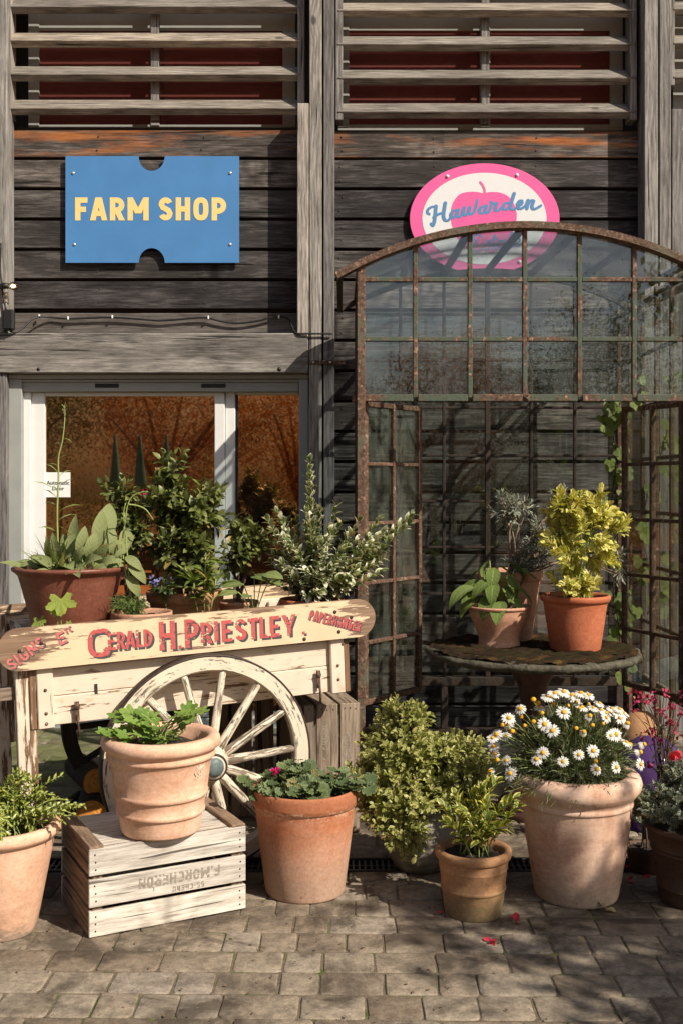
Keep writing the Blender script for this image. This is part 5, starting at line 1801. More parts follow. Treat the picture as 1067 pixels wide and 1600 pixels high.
def on_dome(px, py):
    """nearest point of the flower dome along the line of sight through (px, py)"""
    best, bd = None, 9
    for az in np.linspace(-PI, 0.2, 46):
        for el in np.linspace(-.12, 1.5, 40):
            q = dome_pt(az, el, 1.0)
            u = CX + q.x / q.y * F; v = HZ + (CAMZ - q.z) / q.y * F
            d = math.hypot(u - px, v - py)
            if d < bd - .01 or (d < 3 and best is not None and q.y < best.y - .02): best, bd = q, d
    if bd > 6: best = P(px, py, best.y if best is not None else 4.1)
    return best
def flower(px, py, kind):
    p = on_dome(px, py) if px < 985 else P(px, py, 4.12)
    n = (p - c0).normalized()
    n = (n * .65 + Vector((.2, -.62, .25)) + rdir() * .3).normalized()
    if kind == 1: n = (n * .5 + Vector((.1, -.1, .7))).normalized()
    Mx = Matrix.Translation(p) @ n.to_track_quat('Z', 'Y').to_matrix().to_4x4() @ Matrix.Rotation(random.random() * 6, 4, 'Z') @ Matrix.Scale(random.uniform(.68, 1.0), 4)
    fl = inst('flower', eye if kind is not None else budm, t, Mx)
    if kind is not None: 
        pl = inst('petals', petals[kind], fl, Mx)
    b = c0 + Vector(((p.x - c0.x) * .35, (p.y - c0.y) * .3, .03))
    stalk.tube(bez(b, b.lerp(p, .6) + Vector((0, 0, .06)), p - n * .004, 7), .0014, 5, False)
for a in FL: flower(*a)
for a in BD: flower(a[0], a[1], None)
stalk.build('flower_stalks', 'stem_pale', t)

# ---- small brown pot, gold edged euonymus
t = potted('small brown ringed pot with upright gold edged euonymus in front of the bushy shrub', 739, 3.99)
pot(t, [(.1, 0), (.102, .006), (.113, .085), (.114, .09), (.118, .094), (.118, .101), (.114, .105), (.122, .165), (.1235, .168), (.1225, .172), (.126, .195), (.127, .2), (.135, .206), (.139, .218), (.137, .23), (.129, .236)], T_brown, .9, .022)
lm, sm = MB(), MB()
c0 = WM[t.name].translation + Vector((0, 0, .21))
for i, (px, py, dy) in enumerate(((694, 1262, -.03), (712, 1245, .0), (717, 1262, -.06), (730, 1272, -.08), (742, 1238, .02), (752, 1234, 0), (765, 1226, .03), (775, 1222, 0), (758, 1258, -.06), (783, 1260, .02), (800, 1250, -.02), (808, 1262, 0), (735, 1290, -.1), (760, 1285, -.09), (700, 1285, -.07), (722, 1252, .05), (784, 1290, -.07), (748, 1250, .06))):
    tip = P(px, py, c0.y + dy)
    b = c0 + Vector((random.uniform(-.05, .05), random.uniform(-.05, .05), 0))
    pth = bez(b, Vector((lerp(b.x, tip.x, .4), lerp(b.y, tip.y, .5), lerp(b.z, tip.z, .7))), tip, 7)
    sm.tube(pth, [.0028, .0026, .0024, .0022, .002, .0018, .0016, .0012], 5)
    shoot(lm, pth, 8, .058, L_oval, 48, .3, True, .8, wscale=.95)
lm.build('foliage', m_leaf('euonymus_gold_edge', (.10, .15, .03), (.2, .26, .06), edge=(.68, .6, .13), edge_w=.6, rough=.35, trans=.25), t); sm.build('stems', 'stem_pale', t)

# ---- bushy pale shrub in a grey glazed pot
t = potted('bushy pale variegated shrub spilling over a rounded grey glazed pot', 655, 4.46)
pot(t, [(.085, 0), (.095, .004), (.128, .06), (.146, .12), (.148, .16), (.138, .2), (.122, .225), (.118, .235), (.122, .245), (.124, .252)], T_grey, .93, .014)
mb = MB(); mb.M = WM[t.name]
mb.lathe([(.105, .2), (.112, .262), (.119, .268), (.119, .288), (.112, .29), (.104, .286), (.1, .25)], 48); mb.build('inner_pot', T_red, t)
lm, sm = MB(), MB()
c0 = WM[t.name].translation + Vector((0, 0, .26))
E = lambda px, py, Y, rx, ry, rz, w=1: (P(px, py, Y), (rx, ry, rz), w)
bush(lm, sm, c0, [E(632, 1126, 4.46, .085, .085, .085, 1.2), E(628, 1175, 4.42, .16, .14, .11, 3.2), E(606, 1215, 4.38, .145, .13, .10, 2.4), E(668, 1185, 4.42, .14, .14, .1, 2.4), E(722, 1188, 4.42, .115, .1, .09, 2.2), E(640, 1240, 4.30, .15, .1, .07, 2.2), E(600, 1265, 4.30, .09, .08, .08, 1.4), E(700, 1230, 4.34, .10, .08, .07, 1.3), E(632, 1290, 4.26, .07, .06, .1, 1.2)],
     760, 11, .033, L_obov, 60, False, .065, .0018, .03, .5, .75)
for (px, py) in ((622, 1290), (635, 1318), (648, 1335), (655, 1300), (610, 1275), (592, 1270), (660, 1272), (630, 1335), (600, 1255), (642, 1290), (618, 1262)):
    tip = P(px, py, 4.25 + random.uniform(-.03, .03))
    pth = bez(c0, P(px, 1225, 4.24), tip, 10)
    sm.tube(pth, .0016, 5); shoot(lm, pth, 20, .036, L_obov, 60, .35, True, .9)
lm.build('foliage', m_leaf('pale_variegated_leaf', (.19, .215, .04), (.40, .40, .11), edge=(.64, .6, .27), edge_w=.78, rough=.4, trans=.25), t); sm.build('stems', 'twig', t)

# ---- left front pot with trailing vinca
t = potted('smooth peach terracotta pot with tangled yellow flecked vinca cut by the left edge', 4, 3.83)
pot(t, [(.112, 0), (.117, .008), (.168, .27), (.176, .322), (.178, .328), (.19, .334), (.199, .348), (.197, .364), (.188, .374), (.18, .376)], m_terra('terracotta_peach', (.62, .365, .235), (.72, .49, .35), (.4, .21, .12), bloom=.6, foot=.06, streak=.15), .9, .022)
lm, sm = MB(), MB()
c0 = WM[t.name].translation + Vector((0, 0, .34))
for i in range(150):
    a = random.random() * 6.28; el = R(random.uniform(0, 85))
    L_ = random.uniform(.12, .25)
    tip = c0 + Vector((math.cos(a) * math.cos(el) * L_ * 1.05, math.sin(a) * math.cos(el) * L_, math.sin(el) * L_ * .85 + .0))
    b = c0 + Vector((random.uniform(-.1, .1), random.uniform(-.1, .1), -.02))
    pth = bez(b, b.lerp(tip, .5) + Vector((0, 0, .1)), tip, 8)
    sm.tube(pth, .0017, 5); shoot(lm, pth, 14, .026, L_oval, 62, .2, True, .8)
for (px, py, Y) in ((128, 1257, 3.8), (118, 1262, 3.75), (94, 1213, 3.85), (130, 1259, 3.72), (105, 1275, 3.7), (60, 1215, 3.8), (30, 1205, 3.9)):
    pth = bez(c0 + Vector((.06, -.03, .03)), c0.lerp(P(px, py, Y), .5) + Vector((0, 0, .06)), P(px, py, Y), 9)
    sm.tube(pth, .0017, 5); shoot(lm, pth, 14, .026, L_oval, 60, .25, True, .7)
lm.build('foliage', m_leaf('vinca_leaf', (.07, .12, .02), (.14, .2, .035), inner=(.62, .58, .12), rough=.3, trans=.2, spec=.5), t); sm.build('stems', 'stem_pale', t)

# ---- right edge dark pot
t = potted('dark brown grooved pot of grey green variegated hebe in the shade at the right edge', 1084, 4.1)
pot(t, [(.12, 0), (.125, .006), (.135, .06), (.138, .063), (.135, .066), (.155, .19), (.159, .194), (.156, .198), (.158, .206), (.162, .21), (.16, .214), (.172, .262), (.18, .272), (.18, .284), (.172, .288)], T_dark, .92, .018)
lm, sm = MB(), MB()
c0 = WM[t.name].translation + Vector((0, 0, .26))
bush(lm, sm, c0, [E(1070, 1255, 4.08, .13, .13, .07, 2), E(1040, 1265, 4.05, .09, .1, .045, 1), E(1095, 1225, 4.1, .12, .1, .1, 1.5), E(1062, 1215, 4.1, .05, .05, .06, .5)], 190, 11, .026, L_obov, 55, True, .06, .002, .06, .4, .7)
lm.build('foliage', m_leaf('hebe_leaf', (.09, .12, .07), (.18, .22, .13), edge=(.5, .5, .38), edge_w=.7, rough=.45, trans=.15), t); sm.build('stems', 'twig', t)
mb = MB()
for i in range(16):
    place_leaf(mb, L_obov[1], P(1053, 1186, 4.05) + rdir() * .01, rdir(-.2) + Vector((0, -.5, .2)), rdir(), random.uniform(.024, .036), 1.5)
mb.build('flower', m_leaf('coral_petal', (.65, .04, .08), (.8, .1, .14), rough=.5, trans=.3), t)
MB().tube(bez(c0, c0 + Vector((-.05, -.03, .12)), P(1053, 1186, 4.06), 6), .002, 5).build('flower_stalk', 'stem', t)
# low sprig left of it
t = potted('low grey green hebe in a squat brown pot behind the right dark pot', 1008, 4.42, name='potted_plant')
pot(t, [(.06, 0), (.075, .07), (.08, .1)], T_dark, .9, .01, 32)
lm, sm = MB(), MB()
bush(lm, sm, WM[t.name].translation + Vector((0, 0, .09)), [E(1003, 1258, 4.42, .07, .07, .06, 1)], 40, 10, .024, L_obov, 55, True, .05, .0018, .02, .4)
lm.build('foliage', bpy.data.materials['hebe_leaf'], t); sm.build('stems', 'twig', t)

# ---- red salvia and purple globe on the right
t = potted('tall wiry plant with dark red flower heads in a dark pot behind the daisy pot', 1040, 4.6, name='potted_plant')
pot(t, [(.09, 0), (.1, .1), (.11, .2), (.118, .205), (.118, .225)], T_dark, .9, .012, 40)
sm, fm, lm = MB(), MB(), MB()
c0 = WM[t.name].translation + Vector((0, 0, .2))
m_crim = m_leaf('crimson_petal', (.26, .01, .045), (.46, .035, .1), rough=.6, trans=.2)
heads = [(990, 1078), (1008, 1090), (1012, 1097), (1000, 1086), (1037, 1083), (1033, 1110), (1028, 1112), (1042, 1125), (985, 1110), (1048, 1130), (1055, 1128), (1003, 1150), (1018, 1152), (1018, 1142), (1060, 1150), (1062, 1085), (1020, 1095), (992, 1096), (1003, 1095), (1038, 1118), (1065, 1115), (1030, 1152), (1012, 1193), (1050, 1105), (1075, 1100), (1016, 1088)]
for i, (px, py) in enumerate(heads):
    Y = 4.5 + random.uniform(-.12, .15)
    tip = P(px, py, Y)
    b = c0 + Vector((random.uniform(-.03, .03), random.uniform(-.03, .03), 0))
    pth = bez(b, Vector((lerp(b.x, tip.x, .2), lerp(b.y, tip.y, .3), lerp(b.z, tip.z, .75))), tip, 9)
    sm.tube(pth, [.0028, .0026, .0024, .0022, .002, .0018, .0016, .0014, .0012, .001], 5, False)
    fm = MB()
    for k in range(random.randint(6, 14)):
        d = rdir()
        place_leaf(fm, random.choice(L_obov), tip + rdir() * random.uniform(.002, .022), d, rdir(), random.uniform(.012, .024), 1.2)
    fm.build('flower_head', m_crim, t)
    for k in range(3):
        p, d = along(pth, random.uniform(.2, .7)); place_leaf(lm, random.choice(L_lance), p, d + rdir(), (0, 0, 1), .04)
sm.build('stems', 'twig', t)
lm.build('foliage', m_leaf('wiry_leaf', (.07, .05, .03), (.12, .1, .05)), t)
t = thing('purple_glass_globe', 'purple glass globe on a short neck standing behind the red flowers', 'glass globe', (X(1016, 4.95), 4.95, 0))
mp = Mat('purple_glass')
mp.done(mp.mixs(.22, mp.bsdf((.09, .05, .14), .12, spec=.6), mp.n('BsdfTranslucent', Color=(.4, .1, .7)).outputs[0]))
mb = MB(); mb.M = WM[t.name]
mb.lathe([(0, .0), (.08, .002), (.085, .04), (.07, .06), (.11, .1), (.145, .17), (.155, .24), (.145, .31), (.11, .375), (.06, .41), (0, .42)], 48); mb.build('globe', mp.m, t)
t = thing('terracotta_cloche', 'plain rounded terracotta forcing jar behind the purple globe', 'terracotta jar', (X(1000, 5.45), 5.45, 0))
mb = MB(); mb.M = WM[t.name]
mb.lathe([(.11, 0), (.12, .02), (.125, .15), (.12, .28), (.105, .35), (.075, .4), (.04, .425), (0, .43)], 48); mb.build('jar', T_brown, t)
t = thing('grey_bucket', 'pale grey bucket half hidden behind the daisies at the foot of the stone table', 'bucket', (X(783, 5.48), 5.48, 0))
mb = MB(); mb.M = WM[t.name]
mb.lathe([(0, .0), (.07, .0), (.088, .25), (.092, .252), (.092, .26), (.086, .26), (.08, .24), (.065, .02)], 40); mb.build('bucket', m_flat('pale_bucket', (.5, .51, .5), .5), t)
mb = MB(); mb.M = WM[t.name] @ Matrix.Translation((0, 0, .25)) @ Matrix.Rotation(R(60), 4, 'X')
mb.tube([(.092 * math.cos(a), .092 * math.sin(a), 0) for a in np.linspace(0, PI, 14)], .003, 6); mb.build('handle', 'iron', t)

# ---- on the stone table
TT_ = TZ_ + .006
t = potted('pinkish bowl shaped pot of large floppy sage leaves on the left of the stone table', 779, 5.26, TT_)
pot(t, [(.098, 0), (.1, .006), (.096, .03), (.1, .055), (.118, .1), (.137, .14), (.142, .165), (.144, .175), (.151, .179), (.153, .188), (.147, .192)], T_pink, .88, .014)
lm, sm = MB(), MB()
c0 = WM[t.name].translation + Vector((0, 0, .17))
SG = [(704, 935, -.12, .15), (722, 925, -.02, .14), (735, 900, .08, .13), (757, 892, .02, .11), (752, 952, -.14, .13), (776, 968, -.16, .14), (790, 900, .05, .12), (812, 896, .04, .13), (826, 905, .02, .13), (830, 935, -.06, .12), (815, 950, -.1, .1), (716, 952, -.06, .1), (770, 905, -.06, .12), (795, 915, -.05, .12), (745, 925, -.1, .13), (800, 935, -.1, .1), (768, 930, -.12, .12), (728, 940, -.08, .1)]
for (px, py, dy, L_) in SG:
    tip = P(px, py, c0.y + dy)
    b = c0 + Vector((random.uniform(-.03, .03), random.uniform(-.03, .03), 0))
    hi = b.lerp(tip, .42); hi.z = max(b.z, tip.z) + .05
    st = bez(b, b.lerp(hi, .5) + Vector((0, 0, .03)), hi, 5)
    sm.tube(st, .0028, 6)
    place_leaf(lm, random.choice(L_big), hi, tip - hi + Vector((0, 0, .03)), Vector((0, -.25, 1)) + rdir() * .15, max(L_, (tip - hi).length * 1.1) * 1.15, 1.25)
lm.build('foliage', m_leaf('sage_leaf', (.13, .19, .045), (.23, .3, .09), rough=.75, trans=.3, bumpy=.5, spec=.15), t); sm.build('stems', 'stem_pale', t)

t = potted('red terracotta pot of golden yellow euonymus on the right of the stone table', 898, 5.13, TT_)
pot(t, [(.112, 0), (.115, .006), (.146, .218), (.148, .224), (.157, .228), (.162, .24), (.162, .25), (.156, .257)], T_red, .9, .016)
lm, sm = MB(), MB()
c0 = WM[t.name].translation + Vector((0, 0, .23))
bush(lm, sm, c0, [E(912, 850, 5.1, .15, .13, .15, 3.2), E(882, 800, 5.12, .06, .06, .07, .9), E(932, 795, 5.12, .07, .07, .06, 1), E(955, 835, 5.12, .06, .07, .08, .9), E(885, 915, 5.05, .09, .08, .035, 1), E(925, 915, 5.05, .07, .07, .035, .7), E(878, 830, 5.1, .07, .08, .1, 1)],
     88, 10, .052, L_obov, 58, True, .075, .0022, .04, .45, .8)
lm.build('foliage', m_leaf('golden_leaf', (.27, .3, .045), (.58, .54, .085), edge=(.82, .73, .28), edge_w=.55, rough=.33, trans=.25), t); sm.build('stems', 'stem_pale', t)

t = potted('tapered terracotta pot with woody silver leaved shrub at the back of the stone table', 797, 5.47, TT_)
pot(t, [(.1, 0), (.104, .006), (.145, .29), (.147, .294), (.156, .3), (.16, .315), (.16, .335), (.154, .345)], T_pink, .92, .016)
lm, sm = MB(), MB()
c0 = WM[t.name].translation + Vector((0, 0, .32))
bush(lm, sm, c0, [E(792, 795, 5.42, .075, .07, .06, 1.3), E(815, 790, 5.42, .05, .05, .04, .6), E(840, 840, 5.4, .06, .06, .075, 1.3), E(838, 870, 5.4, .07, .07, .05, 1), E(812, 885, 5.4, .06, .06, .04, .6), E(870, 785, 5.5, .05, .06, .06, .8), E(965, 870, 5.5, .05, .06, .1, .8)], 120, 12, .042, L_narrow, 45, False, .07, .003, .03, .4, .7)
for (px, py) in ((800, 830), (815, 840), (842, 862), (870, 878), (885, 865)):
    tip = P(px, py, 5.4)
    sm.tube(bez(c0, c0.lerp(tip, .5) + Vector((.03, -.03, -.02)), tip, 6), [.007, .006, .006, .005, .004, .004, .003], 6)
lm.build('foliage', m_leaf('silver_leaf', (.16, .18, .14), (.34, .36, .29), rough=.8, trans=.12, spec=.1), t); sm.build('stems', m_flat('pale_twig', (.22, .17, .12), .85, var=.3), t)

# ---- on the cart: deck height
def deckz(x, y):
    """height of the cart's deck under a point"""
    q = MC.inverted() @ Vector((x, y, .87))
    return (MC @ Vector((q.x, q.y, .8615))).z
def on_deck(label, px, Y, **k):
    return potted(label, px, Y, deckz(X(px, Y), Y), **k)
t = on_deck('wide flared brown red bowl of foxglove with one tall weed on the cart', 111, 4.62)
H_ = Z(884, 4.62) - WM[t.name].translation.z
pot(t, [(.125, 0), (.13, .01), (.16, H_ * .36), (.205, H_ * .82), (.214, H_ * .9), (.225, H_ * .93), (.238, H_ * .955), (.241, H_ * .985), (.232, H_)], T_choc, .92, .02, 72)
c0 = WM[t.name].translation + Vector((0, 0, H_ * .9))
lm, sm, gm = MB(), MB(), MB()
for (px, py, dy, L_, bx_) in ((178, 782, .05, .2, 148), (160, 800, .02, .15, 150), (180, 830, 0, .13, 160), (112, 808, .05, .14, 125), (105, 830, 0, .13, 120), (130, 840, -.08, .14, 125), (145, 845, -.1, .13, 135), (75, 865, -.12, .13, 100), (62, 872, -.15, .11, 95), (95, 870, -.16, .12, 105), (85, 850, -.08, .12, 100), (160, 860, -.12, .12, 140), (175, 868, -.14, .11, 150), (190, 858, -.05, .12, 160), (118, 862, -.16, .12, 120), (140, 868, -.18, .12, 130), (150, 828, .02, .12, 145), (205, 840, .0, .12, 170), (100, 845, .05, .12, 115), (128, 820, .08, .14, 130), (205, 815, .06, .12, 185)):
    tip = P(px, py, c0.y + dy)
    b = P(bx_, 890, c0.y + dy * .4)
    b.z = c0.z
    mid = b.lerp(tip, .35); mid.z += .02
    sm.tube(bez(b, b.lerp(mid, .5), mid, 4), .0038, 6)
    side = 1 if px > bx_ else -1
    place_leaf(lm, random.choice(L_big), mid, tip - mid, Vector((side * .35, -.9, .55)) + rdir() * .2, max(L_, (tip - mid).length * 1.12), 1.0)
for i in range(34):
    a = random.uniform(-PI, PI); k = random.uniform(.03, .2)
    b = c0 + Vector((k * math.cos(a) * .8, k * math.sin(a) * .7, 0))
    d = Vector((math.cos(a) * .7 + rng.normal(0, .3), math.sin(a) * .6 - .3, random.uniform(.2, 1.0)))
    place_leaf(lm, random.choice(L_big), b + d.normalized() * .03, d, Vector((rng.normal(0, .4), -.5, .8)), random.uniform(.07, .14), random.uniform(.85, 1.25))
for i in range(26):                        # small leaves over the soil
    p = c0 + Vector((random.uniform(-.1, .17), random.uniform(-.18, .0), .01))
    place_leaf(lm, random.choice(L_oval), p, rdir(-.1) + Vector((0, -.3, .2)), (0, -.3, 1), random.uniform(.04, .08))
for i in range(70):
    p = P(random.uniform(66, 98), 885, c0.y + random.uniform(-.08, .08)); p.z = c0.z
    blade(gm, p, (rng.normal(-.25, .4), rng.normal(-.1, .3), 1), random.uniform(.08, .22), .008, random.uniform(.4, 1.6), 6)
lm.build('foliage', m_leaf('foxglove_leaf', (.07, .105, .018), (.19, .225, .05), vein=(.36, .38, .17), back=(.24, .27, .11), rough=.65, trans=.3, bumpy=.3, spec=.2), t); sm.build('stems', 'stem_pale', t)
gm.build('grass_leaves', m_leaf('grass_leaf', (.09, .13, .025), (.19, .23, .05), rough=.5), t)
st = spline([P(92, 885, 4.6), P(91, 850, 4.6), P(90, 800, 4.6), P(92, 750, 4.6), P(92, 715, 4.6), P(98, 690, 4.6), P(101, 665, 4.6), P(102, 645, 4.6), P(101, 634, 4.6)], 5)
wm_, wl = MB(), MB()
wm_.tube(st, [lerp(.005, .0018, i / (len(st) - 1)) for i in range(len(st))], 6)
for (px, py, dx, dy) in ((91, 832, -28, -18), (92, 812, 25, -16), (91, 790, -22, -12), (92, 770, -28, -26), (92, 745, 16, -16), (92, 740, -12, -18), (92, 728, -14, -8), (93, 718, 8, -10), (95, 706, -7, 4), (97, 694, -12, -6), (99, 684, 14, 2), (91, 800, 28, -20), (91, 765, 14, -22), (91, 780, -16, -20), (100, 670, -6, -8), (91, 822, 22, 6)):
    p = P(px, py, 4.6); q = P(px + dx, py + dy, 4.6 + random.uniform(-.05, .05))
    place_leaf(wl, L_narrow[2], p, q - p, (0, -.4, 1), (q - p).length * 1.15, .6)
for k in range(16):
    p, d = along(st, random.uniform(.82, 1)); place_leaf(wl, L_narrow[0], p, d + rdir() * .7, rdir(), random.uniform(.012, .024), 1.2)
wm_.build('tall_stem', 'stem_pale', t); wl.build('stem_leaves', m_leaf('weed_stem_leaf', (.2, .25, .06), (.34, .36, .14), rough=.6), t)

# lobed leaf in front of the bowl
t = on_deck('single broad light green lobed leaf on a stalk in front of the wide bowl', 96, 4.34, name='potted_plant')
pot(t, [(.035, 0), (.045, .06), (.048, .065)], T_orange, .9, .006, 28)
lm, sm = MB(), MB()
b = WM[t.name].translation + Vector((0, 0, .05))
for (px, py, s, up) in ((96, 936, .13, (.05, -.75, .6)), (62, 968, .07, (-.2, -.9, .2)), (108, 972, .03, (0, -.8, .5)), (88, 952, .06, (.3, -.7, .4))):
    p = P(px, py, 4.31)
    sm.tube(bez(b, b.lerp(p, .5), p, 5), .0025, 6)
    random.random(); place_leaf(lm, L_lobed[0], p, (.15, -.55, -.7), up, s, rnd=.6)
lm.build('foliage', m_leaf('hollyhock_leaf', (.24, .32, .05), (.36, .42, .08), rough=.55, trans=.4, bumpy=.2), t); sm.build('stems', 'stem_pale', t)

t = on_deck('shallow terracotta dish of feathery leaves with two tall drooping stems beside the wide bowl', 222, 4.58, name='potted_plant')
H_ = Z(955, 4.58) - WM[t.name].translation.z
pot(t, [(.08, 0), (.085, .004), (.112, H_ * .7), (.122, H_ * .8), (.128, H_ * .88), (.126, H_)], T_orange, .88, .012, 48)
c0 = WM[t.name].translation + Vector((-.02, -.02, H_ * .88))
lm, sm = MB(), MB()
for i in range(110):
    tip = c0 + Vector((random.uniform(-.11, .05), random.uniform(-.11, .05), random.uniform(.01, .09)))
    pth = bez(c0 + Vector((random.uniform(-.05, .02), random.uniform(-.04, .04), 0)), c0.lerp(tip, .5) + Vector((0, 0, .04)), tip, 5)
    sm.tube(pth, .0011, 4, False)
    for k in range(9):
        p, d = along(pth, random.uniform(.3, 1)); place_leaf(lm, random.choice(L_narrow), p, d * .4 + rdir(), rdir(), random.uniform(.012, .022), .9)
lm.build('foliage', m_leaf('feathery_leaf', (.09, .14, .03), (.17, .23, .06), rough=.6), t)
sm.build('stems', 'stem', t)
ts, tl = MB(), MB()
for pts in ([(212, 955), (205, 930), (196, 890), (192, 850), (196, 815), (200, 790), (208, 775), (222, 769), (232, 768)], [(210, 955), (205, 930), (202, 900), (199, 860), (195, 820), (194, 800), (197, 786)], [(200, 788), (215, 790), (228, 796), (236, 806), (240, 812)]):
    s_ = spline([P(a, b, 4.55) for a, b in pts], 4); ts.tube(s_, [lerp(.0042, .002, i / len(s_)) for i in range(len(s_))], 6)
for (px, py, dx, dy, L_) in ((194, 850, -30, -10, .06), (196, 870, 26, 12, .1), (199, 900, 24, 30, .11), (194, 830, 12, -10, .04), (201, 880, 28, 22, .12), (199, 860, -20, 4, .07), (196, 812, 10, -8, .03)):
    p = P(px, py, 4.54); q = P(px + dx, py + dy, 4.5); place_leaf(tl, L_big[1], p, q - p, (0, -.7, .7), L_, 1.1)
ts.build('tall_stem', 'stem_pale', t); tl.build('stem_leaves', bpy.data.materials['foxglove_leaf'], t)

t = on_deck('large dark green glossy camellia in a terracotta pan at the middle of the cart', 290, 4.88)
H_ = Z(922, 4.88) - WM[t.name].translation.z
pot(t, [(.13, 0), (.135, .005), (.155, H_ * .75), (.168, H_ * .8), (.172, H_ * .95), (.165, H_)], T_brown, .85, .018)
c0 = WM[t.name].translation + Vector((0, 0, H_ * .86))
lm, sm = MB(), MB()
bush(lm, sm, c0, [E(274, 738, 4.88, .055, .07, .06, .9), E(264, 785, 4.85, .06, .08, .09, 1.5), E(308, 800, 4.85, .085, .1, .09, 2), E(290, 860, 4.82, .115, .11, .11, 2.6), E(325, 778, 4.88, .045, .07, .035, .6)],
     150, 10, .058, L_oval, 55, False, .1, .0035, .03, .4, .8)
lm.build('foliage', m_leaf('camellia_leaf', (.055, .075, .015), (.14, .165, .038), tip=(.2, .22, .06), rough=.4, trans=.22, spec=.45), t); sm.build('stems', 'twig', t)

t = on_deck('bushy dark green shrub with a magenta bud between the wide bowl and the camellia', 205, 4.86)
pot(t, [(.07, 0), (.085, .12), (.092, .125), (.092, .14)], T_red, .9, .012, 40)
c0 = WM[t.name].translation + Vector((0, 0, .12))
lm, sm = MB(), MB()
bush(lm, sm, c0, [E(185, 770, 4.85, .05, .05, .05, 1), E(200, 800, 4.85, .06, .06, .07, 1.2), E(215, 840, 4.84, .05, .06, .08, 1), E(228, 832, 4.83, .05, .05, .03, .5), E(205, 870, 4.84, .05, .06, .08, .8)], 62, 9, .046, L_oval, 55, False, .09, .003, .02, .4, .8)
lm.build('foliage', bpy.data.materials['camellia_leaf'], t); sm.build('stems', 'twig', t)
mb = MB(); bp = P(228, 769, 4.84)
for k in range(12): place_leaf(mb, L_obov[2], bp, rdir() , rdir(), .018, 1.3)
mb.build('flower', m_leaf('magenta_petal', (.4, .01, .1), (.5, .03, .16), rough=.5), t)

t = on_deck('small blue campanula in a red pot at the foot of the camellia', 262, 4.72, name='potted_plant')
pot(t, [(.05, 0), (.062, .075), (.066, .08), (.066, .09)], T_red, .9, .01, 36)
lm, sm, fm = MB(), MB(), MB()
c0 = WM[t.name].translation + Vector((0, 0, .08))
bush(lm, sm, c0, [E(258, 922, 4.71, .06, .05, .035, 1)], 30, 8, .024, L_oval, 55, False, .04, .0015, .02, .4)
m_blue = m_leaf('blue_petal', (.16, .16, .45), (.26, .27, .55), rough=.6)
for k in range(8):
    p = in_ell((P(252, 912, 4.70), (.06, .03, .045)))
    fm = MB()
    for j in range(5): place_leaf(fm, L_obov[0], p, rdir(-.2) + Vector((0, -.4, .2)), rdir(), .016, 1.3)
    fm.build('flower', m_blue, t)
lm.build('foliage', m_leaf('campanula_leaf', (.05, .08, .02), (.1, .14, .04)), t); sm.build('stems', 'stem', t)

t = on_deck('dark laurel like shrub leaning right in front of the door frame on the cart', 372, 5.0)
pot(t, [(.07, 0), (.09, .13), (.096, .135), (.096, .15)], T_orange, .9, .012, 40)
c0 = WM[t.name].translation + Vector((0, 0, .13))
lm, sm = MB(), MB()
bush(lm, sm, c0, [E(374, 835, 5.0, .045, .05, .05, 1.2), E(395, 850, 5.0, .045, .05, .05, 1), E(368, 875, 4.98, .05, .06, .07, 1)], 40, 9, .055, L_oval, 60, False, .09, .003, .02, .4, .8)
lm.build('foliage', bpy.data.materials['camellia_leaf'], t); sm.build('stems', 'twig', t)

t = on_deck('rosette of long narrow leaves in a patterned terracotta pot at the front of the cart', 325, 4.76, name='potted_plant')
pot(t, [(.055, 0), (.065, .1), (.07, .105), (.07, .12)], T_salmon, .9, .01, 40)
mb = MB(); mb.M = WM[t.name]
for k in range(9):
    a = 2 * PI * k / 9
    for s_ in (-1, 1):
        mb.tube([((.058 + .01 * j / 6) * math.cos(a + s_ * .35 * (j / 6 - .5)), (.058 + .01 * j / 6) * math.sin(a + s_ * .35 * (j / 6 - .5)), .02 + .07 * j / 6) for j in range(7)], .003, 5)
mb.build('relief', T_salmon, t)
lm, sm = MB(), MB()
c0 = WM[t.name].translation + Vector((0, 0, .11))
for sx, tz in ((0, 870), (-18, 905), (16, 905)):
    tip = P(322 + sx, tz, 4.7)
    pth = bez(P(320 + sx * .6, 955, 4.68), P(320 + sx, 920, 4.68), tip, 6)
    sm.tube(pth, .0032, 6)
    for k in range(20):
        p, d = along(pth, random.uniform(.1, 1)); a = random.random() * 6.28
        place_leaf(lm, random.choice(L_lance), p, Vector((math.cos(a), math.sin(a) * .8 - .2, random.uniform(.2, 1.3))), (0, -.2, 1), random.uniform(.07, .13), .72)
lm.build('foliage', m_leaf('lance_leaf', (.11, .16, .03), (.21, .26, .06), rough=.5, trans=.25), t); sm.build('stems', 'stem_pale', t)

t = on_deck('broad round leaved seedling between the lance leaved rosette and the white tipped shrub', 398, 4.86, name='potted_plant')
pot(t, [(.05, 0), (.058, .07), (.063, .075), (.063, .085)], T_orange, .9, .01, 32)
lm, sm = MB(), MB()
b = WM[t.name].translation + Vector((0, 0, .08))
for (px, py, s, dx) in ((398, 900, .105, .3), (412, 898, .1, .9), (380, 912, .1, -.7), (372, 925, .09, -.9), (392, 930, .07, -.2), (420, 910, .08, .8)):
    p = P(px, py, 4.8 + random.uniform(-.04, .04))
    sm.tube(bez(b, b.lerp(p, .6) + Vector((0, 0, .03)), p, 5), .0025, 6)
    place_leaf(lm, L_big[0], p, (dx, -.5, .05), (0, -.45, 1), s, 1.75)
lm.build('foliage', m_leaf('broad_leaf', (.13, .18, .05), (.25, .3, .1), rough=.6, trans=.3, bumpy=.2), t); sm.build('stems', 'stem_pale', t)

